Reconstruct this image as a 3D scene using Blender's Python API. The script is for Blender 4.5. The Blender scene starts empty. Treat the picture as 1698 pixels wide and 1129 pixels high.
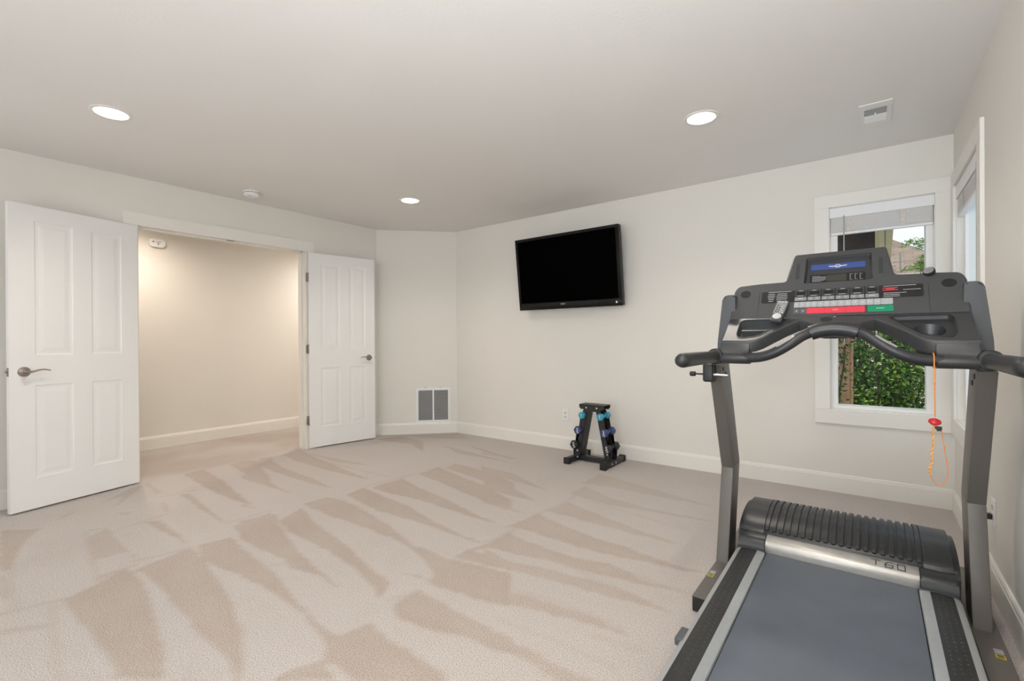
import bpy, bmesh, math, random
import numpy as np
from mathutils import Vector, Matrix, Euler
R = math.radians
scene = bpy.context.scene
COL = scene.collection
random.seed(7)

# ------------------------------------------------------------------ camera
cam_data = bpy.data.cameras.new('camera')
cam = bpy.data.objects.new('camera', cam_data); COL.objects.link(cam)
cam_data.sensor_width = 36.0
cam_data.lens = 782.84 / 1698 * 36.0
cam_data.clip_start = 0.02; cam_data.clip_end = 200
YAW, PITCH, ROLL = 0.6499, -0.0018, -0.0063
fwd = Vector((-math.sin(YAW)*math.cos(PITCH), math.cos(YAW)*math.cos(PITCH), math.sin(PITCH)))
r0 = Vector((math.cos(YAW), math.sin(YAW), 0)); u0 = r0.cross(fwd)
rr = math.cos(ROLL)*r0 + math.sin(ROLL)*u0; uu = -math.sin(ROLL)*r0 + math.cos(ROLL)*u0
cam.matrix_world = Matrix(((rr.x, uu.x, -fwd.x, 0), (rr.y, uu.y, -fwd.y, 0), (rr.z, uu.z, -fwd.z, 1.1246), (0, 0, 0, 1)))
scene.camera = cam

# ------------------------------------------------------------------ exposure, world, sun, area lights
vs = scene.view_settings
vs.view_transform = 'Standard'; vs.look = 'None'; vs.exposure = 0.02; vs.gamma = 1.0; vs.use_curve_mapping = False
world = bpy.data.worlds.new('world'); scene.world = world; world.use_nodes = True
wn = world.node_tree.nodes; wl = world.node_tree.links; wn.clear()
w_out = wn.new('ShaderNodeOutputWorld'); w_bg = wn.new('ShaderNodeBackground')
w_tc = wn.new('ShaderNodeTexCoord'); w_no = wn.new('ShaderNodeTexNoise'); w_cr = wn.new('ShaderNodeValToRGB')
w_map = wn.new('ShaderNodeMapping'); w_map.inputs['Scale'].default_value = (1, 1, 2.5)
w_no.inputs['Scale'].default_value = 3.2; w_no.inputs['Detail'].default_value = 6
w_cr.color_ramp.elements[0].position = .42; w_cr.color_ramp.elements[0].color = (.50, .68, .92, 1)
w_cr.color_ramp.elements[1].position = .60; w_cr.color_ramp.elements[1].color = (.93, .96, 1, 1)
wl.new(w_tc.outputs['Generated'], w_map.inputs[0]); wl.new(w_map.outputs[0], w_no.inputs['Vector'])
wl.new(w_no.outputs['Fac'], w_cr.inputs[0]); wl.new(w_cr.outputs[0], w_bg.inputs[0]); wl.new(w_bg.outputs[0], w_out.inputs[0])
w_bg.inputs['Strength'].default_value = 1.1

def area(name, loc, direction, sx, sy, power, color, spread=180):
    l = bpy.data.lights.new(name, 'AREA'); l.shape = 'RECTANGLE'; l.size = sx; l.size_y = sy
    l.energy = power; l.color = color; l.spread = R(spread)
    o = bpy.data.objects.new(name, l); COL.objects.link(o); o.location = loc
    o.rotation_euler = Vector(direction).to_track_quat('-Z', 'Z').to_euler()
    return o
sun = bpy.data.lights.new('sun', 'SUN'); sun.energy = 5.0; sun.angle = R(4); sun.color = (1, .95, .88)
so = bpy.data.objects.new('sun', sun); COL.objects.link(so); so.location = (0, 0, 9)
so.rotation_euler = Vector((.35, .75, -.75)).to_track_quat('-Z', 'Y').to_euler()
# added fill lights behind the photographer, no windows modelled there
area('rear_fill', (-.9, -1.85, 1.15), (-.02, 1, .22), 2.4, 1.9, 50, (.88, .945, 1.0))
area('left_fill', (-4.55, -1.05, 1.35), (1, .50, .14), 1.5, 1.6, 16, (.90, .955, 1.0))  # added fill from the left, put in to brighten the right wall
# the photographer's flash, bounced off the ceiling from behind the camera
area('bounce_flash', (-.10, -.45, 1.45), (.06, .62, 1), .5, .5, 50, (.875, .94, 1.0), 165)

# ------------------------------------------------------------------ materials
MATS = {}
def mat(name, color, rough=.5, metal=0., noise=0., nscale=40., bump=0., bscale=None, spec=.5, coat=0., emis=None, estr=0.):
    if name in MATS: return MATS[name]
    m = bpy.data.materials.new(name); m.use_nodes = True; nt = m.node_tree; b = nt.nodes['Principled BSDF']
    b.inputs['Roughness'].default_value = rough; b.inputs['Metallic'].default_value = metal
    b.inputs['Specular IOR Level'].default_value = spec; b.inputs['Coat Weight'].default_value = coat
    tc = nt.nodes.new('ShaderNodeTexCoord')
    n = nt.nodes.new('ShaderNodeTexNoise'); n.inputs['Scale'].default_value = nscale; n.inputs['Detail'].default_value = 4
    nt.links.new(tc.outputs['Object'], n.inputs['Vector'])
    cr = nt.nodes.new('ShaderNodeValToRGB')
    lo = [max(0, c*(1-noise)) for c in color]; hi = [min(1, c*(1+noise)) for c in color]
    cr.color_ramp.elements[0].position = .3; cr.color_ramp.elements[1].position = .7
    cr.color_ramp.elements[0].color = (*lo, 1); cr.color_ramp.elements[1].color = (*hi, 1)
    nt.links.new(n.outputs['Fac'], cr.inputs[0]); nt.links.new(cr.outputs[0], b.inputs['Base Color'])
    if bump:
        n2 = nt.nodes.new('ShaderNodeTexNoise'); n2.inputs['Scale'].default_value = bscale or nscale; n2.inputs['Detail'].default_value = 3
        nt.links.new(tc.outputs['Object'], n2.inputs['Vector'])
        bp = nt.nodes.new('ShaderNodeBump'); bp.inputs['Strength'].default_value = bump; bp.inputs['Distance'].default_value = .002
        nt.links.new(n2.outputs['Fac'], bp.inputs['Height']); nt.links.new(bp.outputs[0], b.inputs['Normal'])
    if emis:
        b.inputs['Emission Color'].default_value = (*emis, 1); b.inputs['Emission Strength'].default_value = estr
    MATS[name] = m; return m

wall_m = mat('wall_paint', (.79, .76, .705), .75, noise=.008, nscale=3, bump=.15, bscale=90, spec=.25)
ceil_m = mat('ceiling_paint', (.81, .79, .765), .85, noise=.008, nscale=2, bump=.25, bscale=70, spec=.2)
trim_m = mat('trim_paint', (.84, .81, .755), .42, noise=.006, nscale=5, spec=.4)
door_m = mat('door_paint', (.88, .87, .86), .38, noise=.006, nscale=5, spec=.45)
vinyl_m = mat('window_vinyl', (.88, .86, .83), .4)
white_m = mat('white_plastic', (.85, .85, .85), .4)
nickel_m = mat('brushed_nickel', (.42, .37, .33), .28, 1., noise=.05, nscale=120)
hinge_m = mat('hinge_metal', (.33, .30, .27), .38, 1., noise=.08, nscale=120)
black_m = mat('black_plastic', (.018, .018, .019), .42, noise=.2, nscale=60)
screen_m = mat('screen_black', (.0006, .0006, .0006), .35, spec=.01)
bezel_m = mat('bezel_gloss', (.006, .005, .0045), .30, spec=.22)

# ------------------------------------------------------------------ mesh helpers
def tag(o, label=None, cat=None, group=None, kind=None):
    if label: o['label'] = label
    if cat: o['category'] = cat
    if group: o['group'] = group
    if kind: o['kind'] = kind
    return o
def empty(name, loc, rz=0.):
    o = bpy.data.objects.new(name, None); COL.objects.link(o); o.location = loc; o.rotation_euler = (0, 0, rz)
    o.empty_display_size = .1; return o
def thing(name, loc, label, cat, group=None, rz=0.): return tag(empty(name, loc, rz), label, cat, group)

class MB:
    """collects shapes into one mesh; OFF is subtracted from every vertex"""
    OFF = Vector((0, 0, 0))
    def __init__(s): s.bm = bmesh.new(); s.uv = None
    def add(s, verts, faces, mi=0):
        vv = [s.bm.verts.new(Vector(v) - MB.OFF) for v in verts]; out = []
        for f in faces:
            try:
                fc = s.bm.faces.new([vv[i] for i in f]); fc.material_index = mi; out.append(fc)
            except ValueError: pass
        return vv, out
    def merge(s, bm2, M=None, mi=None):
        if M is not None: bmesh.ops.transform(bm2, matrix=M, verts=bm2.verts)
        bm2.verts.index_update(); off = MB.OFF
        vm = [s.bm.verts.new(v.co - off) for v in bm2.verts]
        for f in bm2.faces:
            try:
                nf = s.bm.faces.new([vm[v.index] for v in f.verts]); nf.material_index = f.material_index if mi is None else mi
            except ValueError: pass
        bm2.free()
    def box(s, lo, hi, bev=0., seg=2, M=None, mi=0):
        b = bmesh.new(); bmesh.ops.create_cube(b, size=1)
        lo = Vector(lo); hi = Vector(hi); c = (lo+hi)/2; d = hi-lo
        for v in b.verts: v.co = Vector((v.co.x*d.x, v.co.y*d.y, v.co.z*d.z)) + c
        if bev: bmesh.ops.bevel(b, geom=b.edges[:], offset=min(bev, min(abs(d.x), abs(d.y), abs(d.z))*.49), segments=seg, affect='EDGES', profile=.5)
        s.merge(b, M, mi); return s
    def prism(s, pts, mapf, h0, h1, bev=0., seg=2, mi=0):
        """pts: outline in 2D; mapf(a,b,h)->3D; extruded between h0 and h1"""
        b = bmesh.new()
        lo = [b.verts.new(mapf(x, y, h0)) for x, y in pts]; hi = [b.verts.new(mapf(x, y, h1)) for x, y in pts]
        n = len(pts); caps = [b.faces.new(lo), b.faces.new(hi[::-1])]
        for i in range(n): b.faces.new((lo[i], hi[i], hi[(i+1) % n], lo[(i+1) % n]))
        if bev:
            ce = set()
            for c in caps: ce.update(c.edges)
            bmesh.ops.bevel(b, geom=list(ce), offset=bev, segments=seg, affect='EDGES', profile=.5)
        bmesh.ops.triangulate(b, faces=[f for f in b.faces if len(f.verts) > 4])
        bmesh.ops.recalc_face_normals(b, faces=b.faces[:])
        s.merge(b, mi=mi); return s
    def tube(s, path, rad, n=16, caps=True, squash=None, mi=0, domed=0.):
        P = [Vector(p) for p in path]; m = len(P); rs = rad if isinstance(rad, (list, tuple)) else [rad]*m
        T = [(P[min(i+1, m-1)]-P[max(i-1, 0)]).normalized() for i in range(m)]
        up = Vector((0, 0, 1)) if abs(T[0].z) < .9 else Vector((0, 1, 0))
        N = (up - T[0]*up.dot(T[0])).normalized(); rings = []
        for i in range(m):
            N = (N - T[i]*N.dot(T[i])).normalized(); B = T[i].cross(N)
            q = squash or (1, 1)
            rings.append([P[i] + (N*math.cos(a)*q[0] + B*math.sin(a)*q[1])*rs[i] for a in [2*math.pi*k/n for k in range(n)]])
        verts = [v for r_ in rings for v in r_]
        faces = [(i*n+k, i*n+(k+1) % n, (i+1)*n+(k+1) % n, (i+1)*n+k) for i in range(m-1) for k in range(n)]
        if caps: faces += [tuple(range(n))[::-1], tuple((m-1)*n+k for k in range(n))]
        s.add(verts, faces, mi); return s
    def lathe(s, prof, c, axis, n=28, mi=0, sweep=None):
        """prof: (radius, height) list along axis from c"""
        A = Vector(axis).normalized(); up = Vector((0, 0, 1)) if abs(A.z) < .9 else Vector((1, 0, 0))
        N = (up - A*up.dot(A)).normalized(); B = A.cross(N); c = Vector(c); verts = []
        for r_, h in prof:
            for k in range(n):
                a = 2*math.pi*k/n; verts.append(c + A*h + (N*math.cos(a)+B*math.sin(a))*max(r_, 1e-5))
        m = len(prof)
        faces = [(i*n+k, i*n+(k+1) % n, (i+1)*n+(k+1) % n, (i+1)*n+k) for i in range(m-1) for k in range(n)]
        if prof[0][0] > 1e-4: faces.append(tuple(range(n))[::-1])
        if prof[-1][0] > 1e-4: faces.append(tuple((m-1)*n+k for k in range(n)))
        s.add(verts, faces, mi); return s
    def build(s, name, mats, parent=None, smooth=False, angle=35):
        bmesh.ops.recalc_face_normals(s.bm, faces=s.bm.faces[:])
        me = bpy.data.meshes.new(name); s.bm.to_mesh(me); s.bm.free()
        for m_ in (mats if isinstance(mats, (list, tuple)) else [mats]): me.materials.append(m_)
        o = bpy.data.objects.new(name, me); COL.objects.link(o)
        if parent: o.parent = parent
        if smooth:
            me.polygons.foreach_set('use_smooth', [True]*len(me.polygons))
            me.set_sharp_from_angle(angle=R(angle))
        return o
def struct(o): o['kind'] = 'structure'; return o
def text_bm(txt, size, mapf, depth=.0004):
    """flat letters, centred, mapped by mapf(x, y, h) -> 3D"""
    cu = bpy.data.curves.new('t', 'FONT'); cu.body = txt; cu.size = size; cu.align_x = 'CENTER'; cu.align_y = 'CENTER'
    cu.extrude = depth/2; cu.resolution_u = 3
    ob = bpy.data.objects.new('t', cu); COL.objects.link(ob)
    dg = bpy.context.evaluated_depsgraph_get(); dg.update(); me = bpy.data.meshes.new_from_object(ob.evaluated_get(dg))
    b = bmesh.new(); b.from_mesh(me); bpy.data.objects.remove(ob); bpy.data.meshes.remove(me)
    for v in b.verts: v.co = mapf(v.co.x, v.co.y, v.co.z)
    return b
def rrect(x0, y0, x1, y1, r, n=5):
    out = []
    for cx, cy, a0 in ((x1-r, y1-r, 0), (x0+r, y1-r, 90), (x0+r, y0+r, 180), (x1-r, y0+r, 270)):
        for k in range(n+1):
            a = R(a0+90*k/n); out.append((cx+r*math.cos(a), cy+r*math.sin(a)))
    return out
def catmull(pts, n=8):
    P = [Vector(p) for p in pts]; P = [P[0]*2-P[1]] + P + [P[-1]*2-P[-2]]; out = []
    for i in range(1, len(P)-2):
        for k in range(n):
            t = k/n
            out.append(.5*((2*P[i]) + (P[i+1]-P[i-1])*t + (2*P[i-1]-5*P[i]+4*P[i+1]-P[i+2])*t*t + (3*P[i]-P[i-1]-3*P[i+1]+P[i+2])*t**3))
    out.append(P[-2]); return out

# ------------------------------------------------------------------ room shell
UD, VB, UA, UC, VC, H = .432, 4.174, -4.673, -4.019, 3.497, 2.44
HU, VR = -6.02, -2.05          # hall wall, rear wall
OP0, OP1, OPH = 1.200, 2.600, 2.055   # door opening in the left wall
W1 = (-.240, .340, .602, 2.074)       # far window opening  (x0,x1,z0,z1)
W2 = (3.225, 4.060, .602, 2.074)      # side window opening (y0,y1,z0,z1)

STROKES = [
    (1, (-283,45,-288,57,-295,69,-288,72,-262,70,-226,64,-205,60,-187,55,-200,45,-222,45,-247,45,-266,44)),
    (1, (-290,73,-293,83,-295,98,-278,97,-248,93,-219,88,-200,83,-182,77,-166,70,-170,70,-184,72,-203,72,-222,73,-242,73,-264,74)),
    (1, (-296,101,-293,118,-263,115,-236,113,-214,102,-228,102,-246,100,-260,97,-278,97)),
    (1, (-309,125,-315,151,-261,125,-271,123,-287,123)),
    (0.8, (-361,68,-368,80,-347,78,-305,77,-318,76,-321,62)),
    (0.9, (-361,96,-356,102,-323,100,-295,98,-308,98,-330,97)),
    (0.9, (-406,128,-402,134,-360,129,-318,125,-329,124,-358,125)),
    (1, (-465,151,-468,166,-423,162,-360,152,-337,149,-354,147,-386,146,-413,147)),
    (0.9, (-415,39,-401,55,-385,47,-364,41,-340,36,-342,32)),
    (0.6, (-337,32,-320,34,-298,32,-308,29)),
    (0.7, (-429,87,-459,117,-451,118,-408,91,-436,103)),
    (0.6, (-272,25,-262,39,-257,39,-266,25)),
    (0.7, (-298,59,-296,75,-290,57)),
    (0.9, (-467,186,-470,204,-465,208,-388,187,-373,179,-404,179)),
    (0.9, (-468,211,-465,224,-427,205)),
    (0.5, (-408,62,-420,75,-420,67)),
    (0.6, (-394,91,-390,97,-384,95,-388,91)),
    (0.6, (-350,83,-347,86,-343,84)),
    (0.6, (-376,69,-369,80,-368,73)),
    (0.5, (-260,39,-215,33,-237,35)),
    (1, (-296,146,-307,168,-273,158,-231,151,-197,142,-177,139,-170,127,-180,131,-202,137,-228,140,-252,141,-273,141)),
    (1, (-315,132,-309,151,-292,144,-248,133,-217,127,-193,123,-173,120,-186,122,-211,124,-230,120,-240,123,-260,121,-286,120)),
    (1, (-274,115,-244,112,-231,113,-198,106,-177,103,-163,102,-160,99,-166,98,-186,102,-210,103,-229,102,-239,100)),
    (1, (-166,98,-163,102,-160,115,-146,113,-130,113,-116,113,-112,110,-136,92,-144,92,-153,91,-159,95)),
    (1, (-154,91,-147,89,-141,88,-159,75,-158,83)),
    (1, (-313,172,-312,190,-294,192,-265,188,-234,182,-199,173,-174,173,-138,180,-121,158,-131,155,-148,152,-163,150,-166,157,-182,165,-200,170,-221,172,-248,172,-275,171)),
    (1, (-304,200,-309,219,-282,215,-253,213,-222,205,-189,199,-172,198,-176,197,-198,196,-216,196,-236,195,-258,193,-281,196)),
    (1, (-304,222,-305,251,-276,243,-243,238,-209,229,-184,224,-193,222,-220,224,-253,225,-282,222)),
    (1, (-304,268,-306,293,-275,285,-243,277,-200,263,-190,249,-211,250,-243,256,-276,264)),
    (0.9, (-298,294,-301,311,-266,309,-226,297,-212,279,-239,284,-269,289)),
    (1, (-163,128,-162,143,-146,142,-143,142,-130,142,-118,141,-109,142,-103,134,-111,131,-124,130,-135,126,-146,124,-155,123)),
    (1, (-173,175,-170,198,-168,220,-151,198,-165,196,-169,188,-154,186,-142,186,-139,182,-162,177)),
    (0.9, (-461,233,-477,257,-443,251,-382,242,-323,234,-344,231,-387,230,-428,229)),
    (0.9, (-458,193,-465,219,-415,209,-369,209,-326,203,-344,200,-388,199,-434,200)),
    (0.9, (-422,178,-400,186,-357,180,-331,180,-362,177,-412,173)),
    (0.7, (-458,252,-400,249,-349,262,-314,269,-359,260,-412,257)),
    (0.9, (-448,334,-440,363,-396,356,-358,324,-398,341,-425,335)),
    (0.6, (-440,363,-396,414,-361,396,-395,379)),
    (0.8, (-365,357,-335,353,-259,341,-288,341,-328,340)),
    (0.7, (-341,374,-272,358,-267,351,-330,366)),
    (0.8, (-350,147,-326,149,-343,144)),
    (0.7, (-183,148,-173,153,-163,153,-172,150)),
    (0.9, (-174,224,-172,254,-153,247,-126,241,-103,240,-83,236,-65,237,-70,233,-92,229,-115,224,-139,224,-161,226)),
    (0.85, (-170,196,-169,217,-144,213,-122,212,-104,217,-85,211,-64,212,-83,207,-105,204,-130,203,-151,198)),
    (0.75, (-170,260,-166,282,-141,274,-106,264,-79,261,-103,258,-136,259)),
    (0.7, (-176,299,-175,320,-147,308,-114,304,-85,305,-75,304,-105,300,-141,295)),
    (0.65, (-181,326,-179,358,-152,351,-111,340,-82,332,-116,331,-150,331)),
    (0.8, (-144,165,-120,168,-93,171,-68,168,-85,166,-110,162,-135,155)),
    (0.8, (-121,139,-105,140,-85,140,-72,140,-81,133,-105,134,-116,134)),
    (0.8, (-168,194,-148,190,-125,195,-91,199,-64,194,-87,190,-119,186,-155,179)),
    (0.8, (-249,288,-221,286,-184,270,-208,270,-234,270)),
    (0.7, (-220,254,-174,248,-193,246,-214,247)),
    (0.8, (-277,319,-242,317,-191,295,-223,299,-265,305)),
    (0.6, (-317,366,-258,357,-304,351)),
]
LINES = [
    (0.6, (-287,27,-285,37,-283,45)),
    (0.6, (-458,122,-425,120)),
    (0.5, (-411,118,-408,140)),
    (0.5, (-396,114,-371,110)),
    (0.45, (-355,73,-361,87,-366,109)),
    (0.5, (-302,76,-298,87,-296,98)),
    (0.4, (-370,69,-345,65,-307,60,-290,57)),
    (0.35, (-369,40,-320,34,-283,32)),
    (0.5, (-318,125,-318,137,-318,152)),
    (0.5, (-242,112,-235,123)),
    (0.5, (-310,220,-309,241,-307,268)),
    (0.4, (-166,129,-163,142)),
    (0.5, (-172,198,-171,208,-169,222)),
    (0.4, (-457,209,-462,238,-478,260)),
    (0.35, (-314,219,-305,238,-307,283,-302,310)),
    (0.35, (-434,246,-379,245,-316,247)),
    (0.4, (-174,223,-172,242,-168,284)),
    (0.4, (-168,284,-173,315,-179,358)),
    (0.35, (-251,290,-244,299,-241,316)),
    (0.3, (-92,214,-74,212,-64,212)),
    (0.3, (-164,296,-126,290,-86,283)),
    (0.3, (-148,204,-116,202,-79,196)),
    (0.3, (-133,168,-103,172,-77,172)),
    (0.3, (-121,148,-96,150,-72,150)),
    (0.3, (-66,163,-77,161,-85,161)),
    (0.35, (-166,70,-182,77,-200,84)),
    (0.4, (-280,42,-256,38,-216,33)),
]

# carpet: one grid, the vacuum strokes are the nap lying one way or the other
def make_floor():
    x0, x1, y0, y1, st = HU-.1, UD+.1, VR-.1, VB+.1, .0125
    nx = int((x1-x0)/st)+1; ny = int((y1-y0)/st)+1
    X, Y = np.meshgrid(np.linspace(x0, x1, nx), np.linspace(y0, y1, ny)); mask = np.zeros_like(X)
    rs = np.random.RandomState(4)
    def wob(seed, sc):   # smooth wobble so stroke edges are not ruler-straight
        r_ = np.random.RandomState(seed); o = 0
        for k in range(5):
            a, b, c_ = r_.uniform(-1, 1, 3); o = o + np.sin((a*X+b*Y)*sc*(k+1)*2 + c_*6)/(k+1)
        return o
    XX = X + wob(1, 7)*.006; YY = Y + wob(2, 7)*.006
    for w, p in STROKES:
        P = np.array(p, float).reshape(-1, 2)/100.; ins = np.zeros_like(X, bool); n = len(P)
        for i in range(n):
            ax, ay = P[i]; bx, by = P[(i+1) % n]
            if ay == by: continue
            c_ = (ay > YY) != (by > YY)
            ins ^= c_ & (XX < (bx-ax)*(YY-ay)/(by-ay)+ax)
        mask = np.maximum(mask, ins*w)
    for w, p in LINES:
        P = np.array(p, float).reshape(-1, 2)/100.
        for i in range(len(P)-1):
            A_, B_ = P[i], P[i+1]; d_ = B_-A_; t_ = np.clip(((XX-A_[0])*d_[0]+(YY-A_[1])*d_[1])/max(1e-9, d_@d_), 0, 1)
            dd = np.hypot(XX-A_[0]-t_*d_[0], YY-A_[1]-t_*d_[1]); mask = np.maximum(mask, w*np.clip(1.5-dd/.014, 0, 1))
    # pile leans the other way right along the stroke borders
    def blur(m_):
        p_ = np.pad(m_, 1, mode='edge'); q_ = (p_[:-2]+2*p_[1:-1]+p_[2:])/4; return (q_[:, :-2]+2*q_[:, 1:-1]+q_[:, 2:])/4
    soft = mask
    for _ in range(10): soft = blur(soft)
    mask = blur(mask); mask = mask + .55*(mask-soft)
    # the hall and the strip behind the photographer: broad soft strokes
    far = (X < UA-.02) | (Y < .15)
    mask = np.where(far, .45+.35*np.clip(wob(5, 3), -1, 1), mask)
    me = bpy.data.meshes.new('floor')
    me.vertices.add(nx*ny); co = np.stack([X, Y, np.zeros_like(X)], -1).reshape(-1); me.vertices.foreach_set('co', co)
    i = np.arange(nx*ny).reshape(ny, nx); q = np.stack([i[:-1, :-1], i[:-1, 1:], i[1:, 1:], i[1:, :-1]], -1).reshape(-1)
    nf = (nx-1)*(ny-1); me.loops.add(nf*4); me.loops.foreach_set('vertex_index', q)
    me.polygons.add(nf); me.polygons.foreach_set('loop_start', np.arange(nf)*4); me.update(calc_edges=True)
    at_ = me.attributes.new('nap', 'FLOAT', 'POINT'); at_.data.foreach_set('value', mask.reshape(-1).astype(np.float32))
    m = bpy.data.materials.new('carpet'); m.use_nodes = True; nt = m.node_tree; b = nt.nodes['Principled BSDF']
    b.inputs['Roughness'].default_value = .95; b.inputs['Specular IOR Level'].default_value = .1
    b.inputs['Sheen Weight'].default_value = .15; b.inputs['Sheen Roughness'].default_value = .5
    A = nt.nodes.new('ShaderNodeAttribute'); A.attribute_name = 'nap'
    tc = nt.nodes.new('ShaderNodeTexCoord')
    def noise(sc, det=3):
        n = nt.nodes.new('ShaderNodeTexNoise'); n.inputs['Scale'].default_value = sc; n.inputs['Detail'].default_value = det
        nt.links.new(tc.outputs['Object'], n.inputs['Vector']); return n.outputs['Fac']
    def math_(op, a, c_):
        n = nt.nodes.new('ShaderNodeMath'); n.operation = op; n.use_clamp = False
        for k, v in enumerate((a, c_)):
            if isinstance(v, (int, float)): n.inputs[k].default_value = v
            else: nt.links.new(v, n.inputs[k])
        return n.outputs[0]
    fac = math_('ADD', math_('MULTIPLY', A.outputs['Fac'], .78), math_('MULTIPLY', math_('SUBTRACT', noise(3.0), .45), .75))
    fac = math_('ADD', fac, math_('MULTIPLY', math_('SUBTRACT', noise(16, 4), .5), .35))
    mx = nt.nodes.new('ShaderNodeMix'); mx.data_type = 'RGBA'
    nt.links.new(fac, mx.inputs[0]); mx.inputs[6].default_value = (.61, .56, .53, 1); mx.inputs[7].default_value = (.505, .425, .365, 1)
    sp = nt.nodes.new('ShaderNodeMix'); sp.data_type = 'RGBA'; sp.blend_type = 'MULTIPLY'; sp.inputs[0].default_value = 1
    cr = nt.nodes.new('ShaderNodeValToRGB'); cr.color_ramp.elements[0].position = .34; cr.color_ramp.elements[0].color = (.66, .62, .58, 1)
    cr.color_ramp.elements[1].position = .62; cr.color_ramp.elements[1].color = (1.0, 1.0, 1.0, 1)
    nt.links.new(noise(190, 3), cr.inputs[0]); nt.links.new(mx.outputs[2], sp.inputs[6]); nt.links.new(cr.outputs[0], sp.inputs[7])
    nt.links.new(sp.outputs[2], b.inputs['Base Color'])
    bp = nt.nodes.new('ShaderNodeBump'); bp.inputs['Strength'].default_value = .8; bp.inputs['Distance'].default_value = .006
    nt.links.new(noise(190, 3), bp.inputs['Height']); nt.links.new(bp.outputs[0], b.inputs['Normal'])
    me.materials.append(m)
    o = bpy.data.objects.new('floor', me); COL.objects.link(o); struct(o)
make_floor()
struct(MB().box((HU-.1, VR-.1, H), (UD+.15, VB+.15, H+.12)).build('ceiling', ceil_m))

def wall_with_hole(name, axis, pos, thick, a0, a1, hole):
    """axis 'x': wall plane at x=pos running along y; hole (a,b,z0,z1)"""
    b = MB(); h0, h1, z0, z1 = hole
    def bx(p, q, zz0, zz1):
        if q-p < 1e-4 or zz1-zz0 < 1e-4: return
        lo, hi = min(pos, pos+thick), max(pos, pos+thick)
        if axis == 'x': b.box((lo, p, zz0), (hi, q, zz1))
        else: b.box((p, lo, zz0), (q, hi, zz1))
    bx(a0, h0, 0, H); bx(h1, a1, 0, H); bx(h0, h1, 0, z0); bx(h0, h1, z1, H)
    return struct(b.build(name, wall_m))
wall_with_hole('wall_left', 'x', UA, -.13, VR, VC, (OP0-.02, OP1+.02, 0, OPH+.02))
wall_with_hole('wall_back', 'y', VB, .16, UC, UD+.16, W1)
wall_with_hole('wall_right', 'x', UD, .16, VR, VB, W2)
struct(MB().box((HU-.1, VR-.12, 0), (UD+.16, VR, H)).build('wall_rear', wall_m))
struct(MB().box((HU-.12, VR, 0), (HU, VB+.5, H)).build('wall_hall', wall_m))
struct(MB().box((HU, VB+.35, 0), (UA, VB+.5, H)).build('wall_hall_end', wall_m))
cm = MB(); cm.prism([(UA, VC), (UC, VB), (UC, VB+.16), (UA-.13, VB+.16), (UA-.13, VC)], lambda x, y, h: Vector((x, y, h)), 0, H)
struct(cm.build('wall_corner', wall_m))
struct(MB().box((HU-.1, VB+.1, H), (UA, VB+.6, H+.12)).build('ceiling_hall', ceil_m))
struct(MB().box((HU-.1, VB+.1, -.1), (UA, VB+.6, 0)).build('floor_hall', mat('hall_carpet', (.6, .5, .42), .95, noise=.1, nscale=200)))

# baseboards: 12.5 cm with a small eased top
BH, BT = .132, .016
def baseboard(name, p, q, nrm):
    p = Vector(p); q = Vector(q); d = (q-p).normalized(); n = Vector(nrm).normalized(); L = (q-p).length
    prof = [(0, 0), (BT, 0), (BT, BH-.022), (BT-.003, BH-.016), (BT-.004, BH-.008), (BT-.009, BH), (0, BH)]
    b = MB(); b.prism(prof, lambda a, z, h: Vector((p.x+d.x*h+n.x*a, p.y+d.y*h+n.y*a, z)), 0, L)
    return struct(b.build(name, trim_m))
s2 = math.sqrt(.5)
baseboard('baseboard_left', (UA, VR), (UA, OP0-.11), (1, 0))
baseboard('baseboard_left', (UA, OP1+.10), (UA, VC), (1, 0))
cd = Vector((UC-UA, VB-VC)).normalized()
baseboard('baseboard_corner', (UA, VC), (UC, VB), (cd.y, -cd.x))
baseboard('baseboard_back', (UC, VB), (UD, VB), (0, -1))
baseboard('baseboard_right', (UD, VR), (UD, VB), (-1, 0))
baseboard('baseboard_hall', (HU, VR), (HU, VB+.35), (1, 0))

# door casing, jambs, stop
b = MB()
CW = .092
b.box((UA, OP0-CW-.005, OPH), (UA+.018, OP1+CW+.005, OPH+CW+.012), .002)
b.box((UA, OP0-CW, 0), (UA+.018, OP0, OPH), .002); b.box((UA, OP1+.028, 0), (UA+.018, OP1+CW+.005, OPH), .002)
struct(b.build('trim_1', trim_m))
b = MB()
b.box((UA-.13, OP0-.02, 0), (UA+.004, OP0, OPH)); b.box((UA-.13, OP1, 0), (UA+.004, OP1+.02, OPH))
b.box((UA-.13, OP0-.02, OPH), (UA+.004, OP1+.02, OPH+.02))
b.box((UA-.085, OP1-.012, 0), (UA-.045, OP1, OPH)); b.box((UA-.085, OP0, OPH-.012), (UA-.045, OP1, OPH)); b.box((UA-.085, OP0, 0), (UA-.045, OP0+.012, OPH))
struct(b.build('trim_2', trim_m))
b = MB(); b.box((UA-.04, 1.87, OPH-.004), (UA-.01, 1.93, OPH+.0005)); struct(b.build('trim_3', hinge_m))

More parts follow.
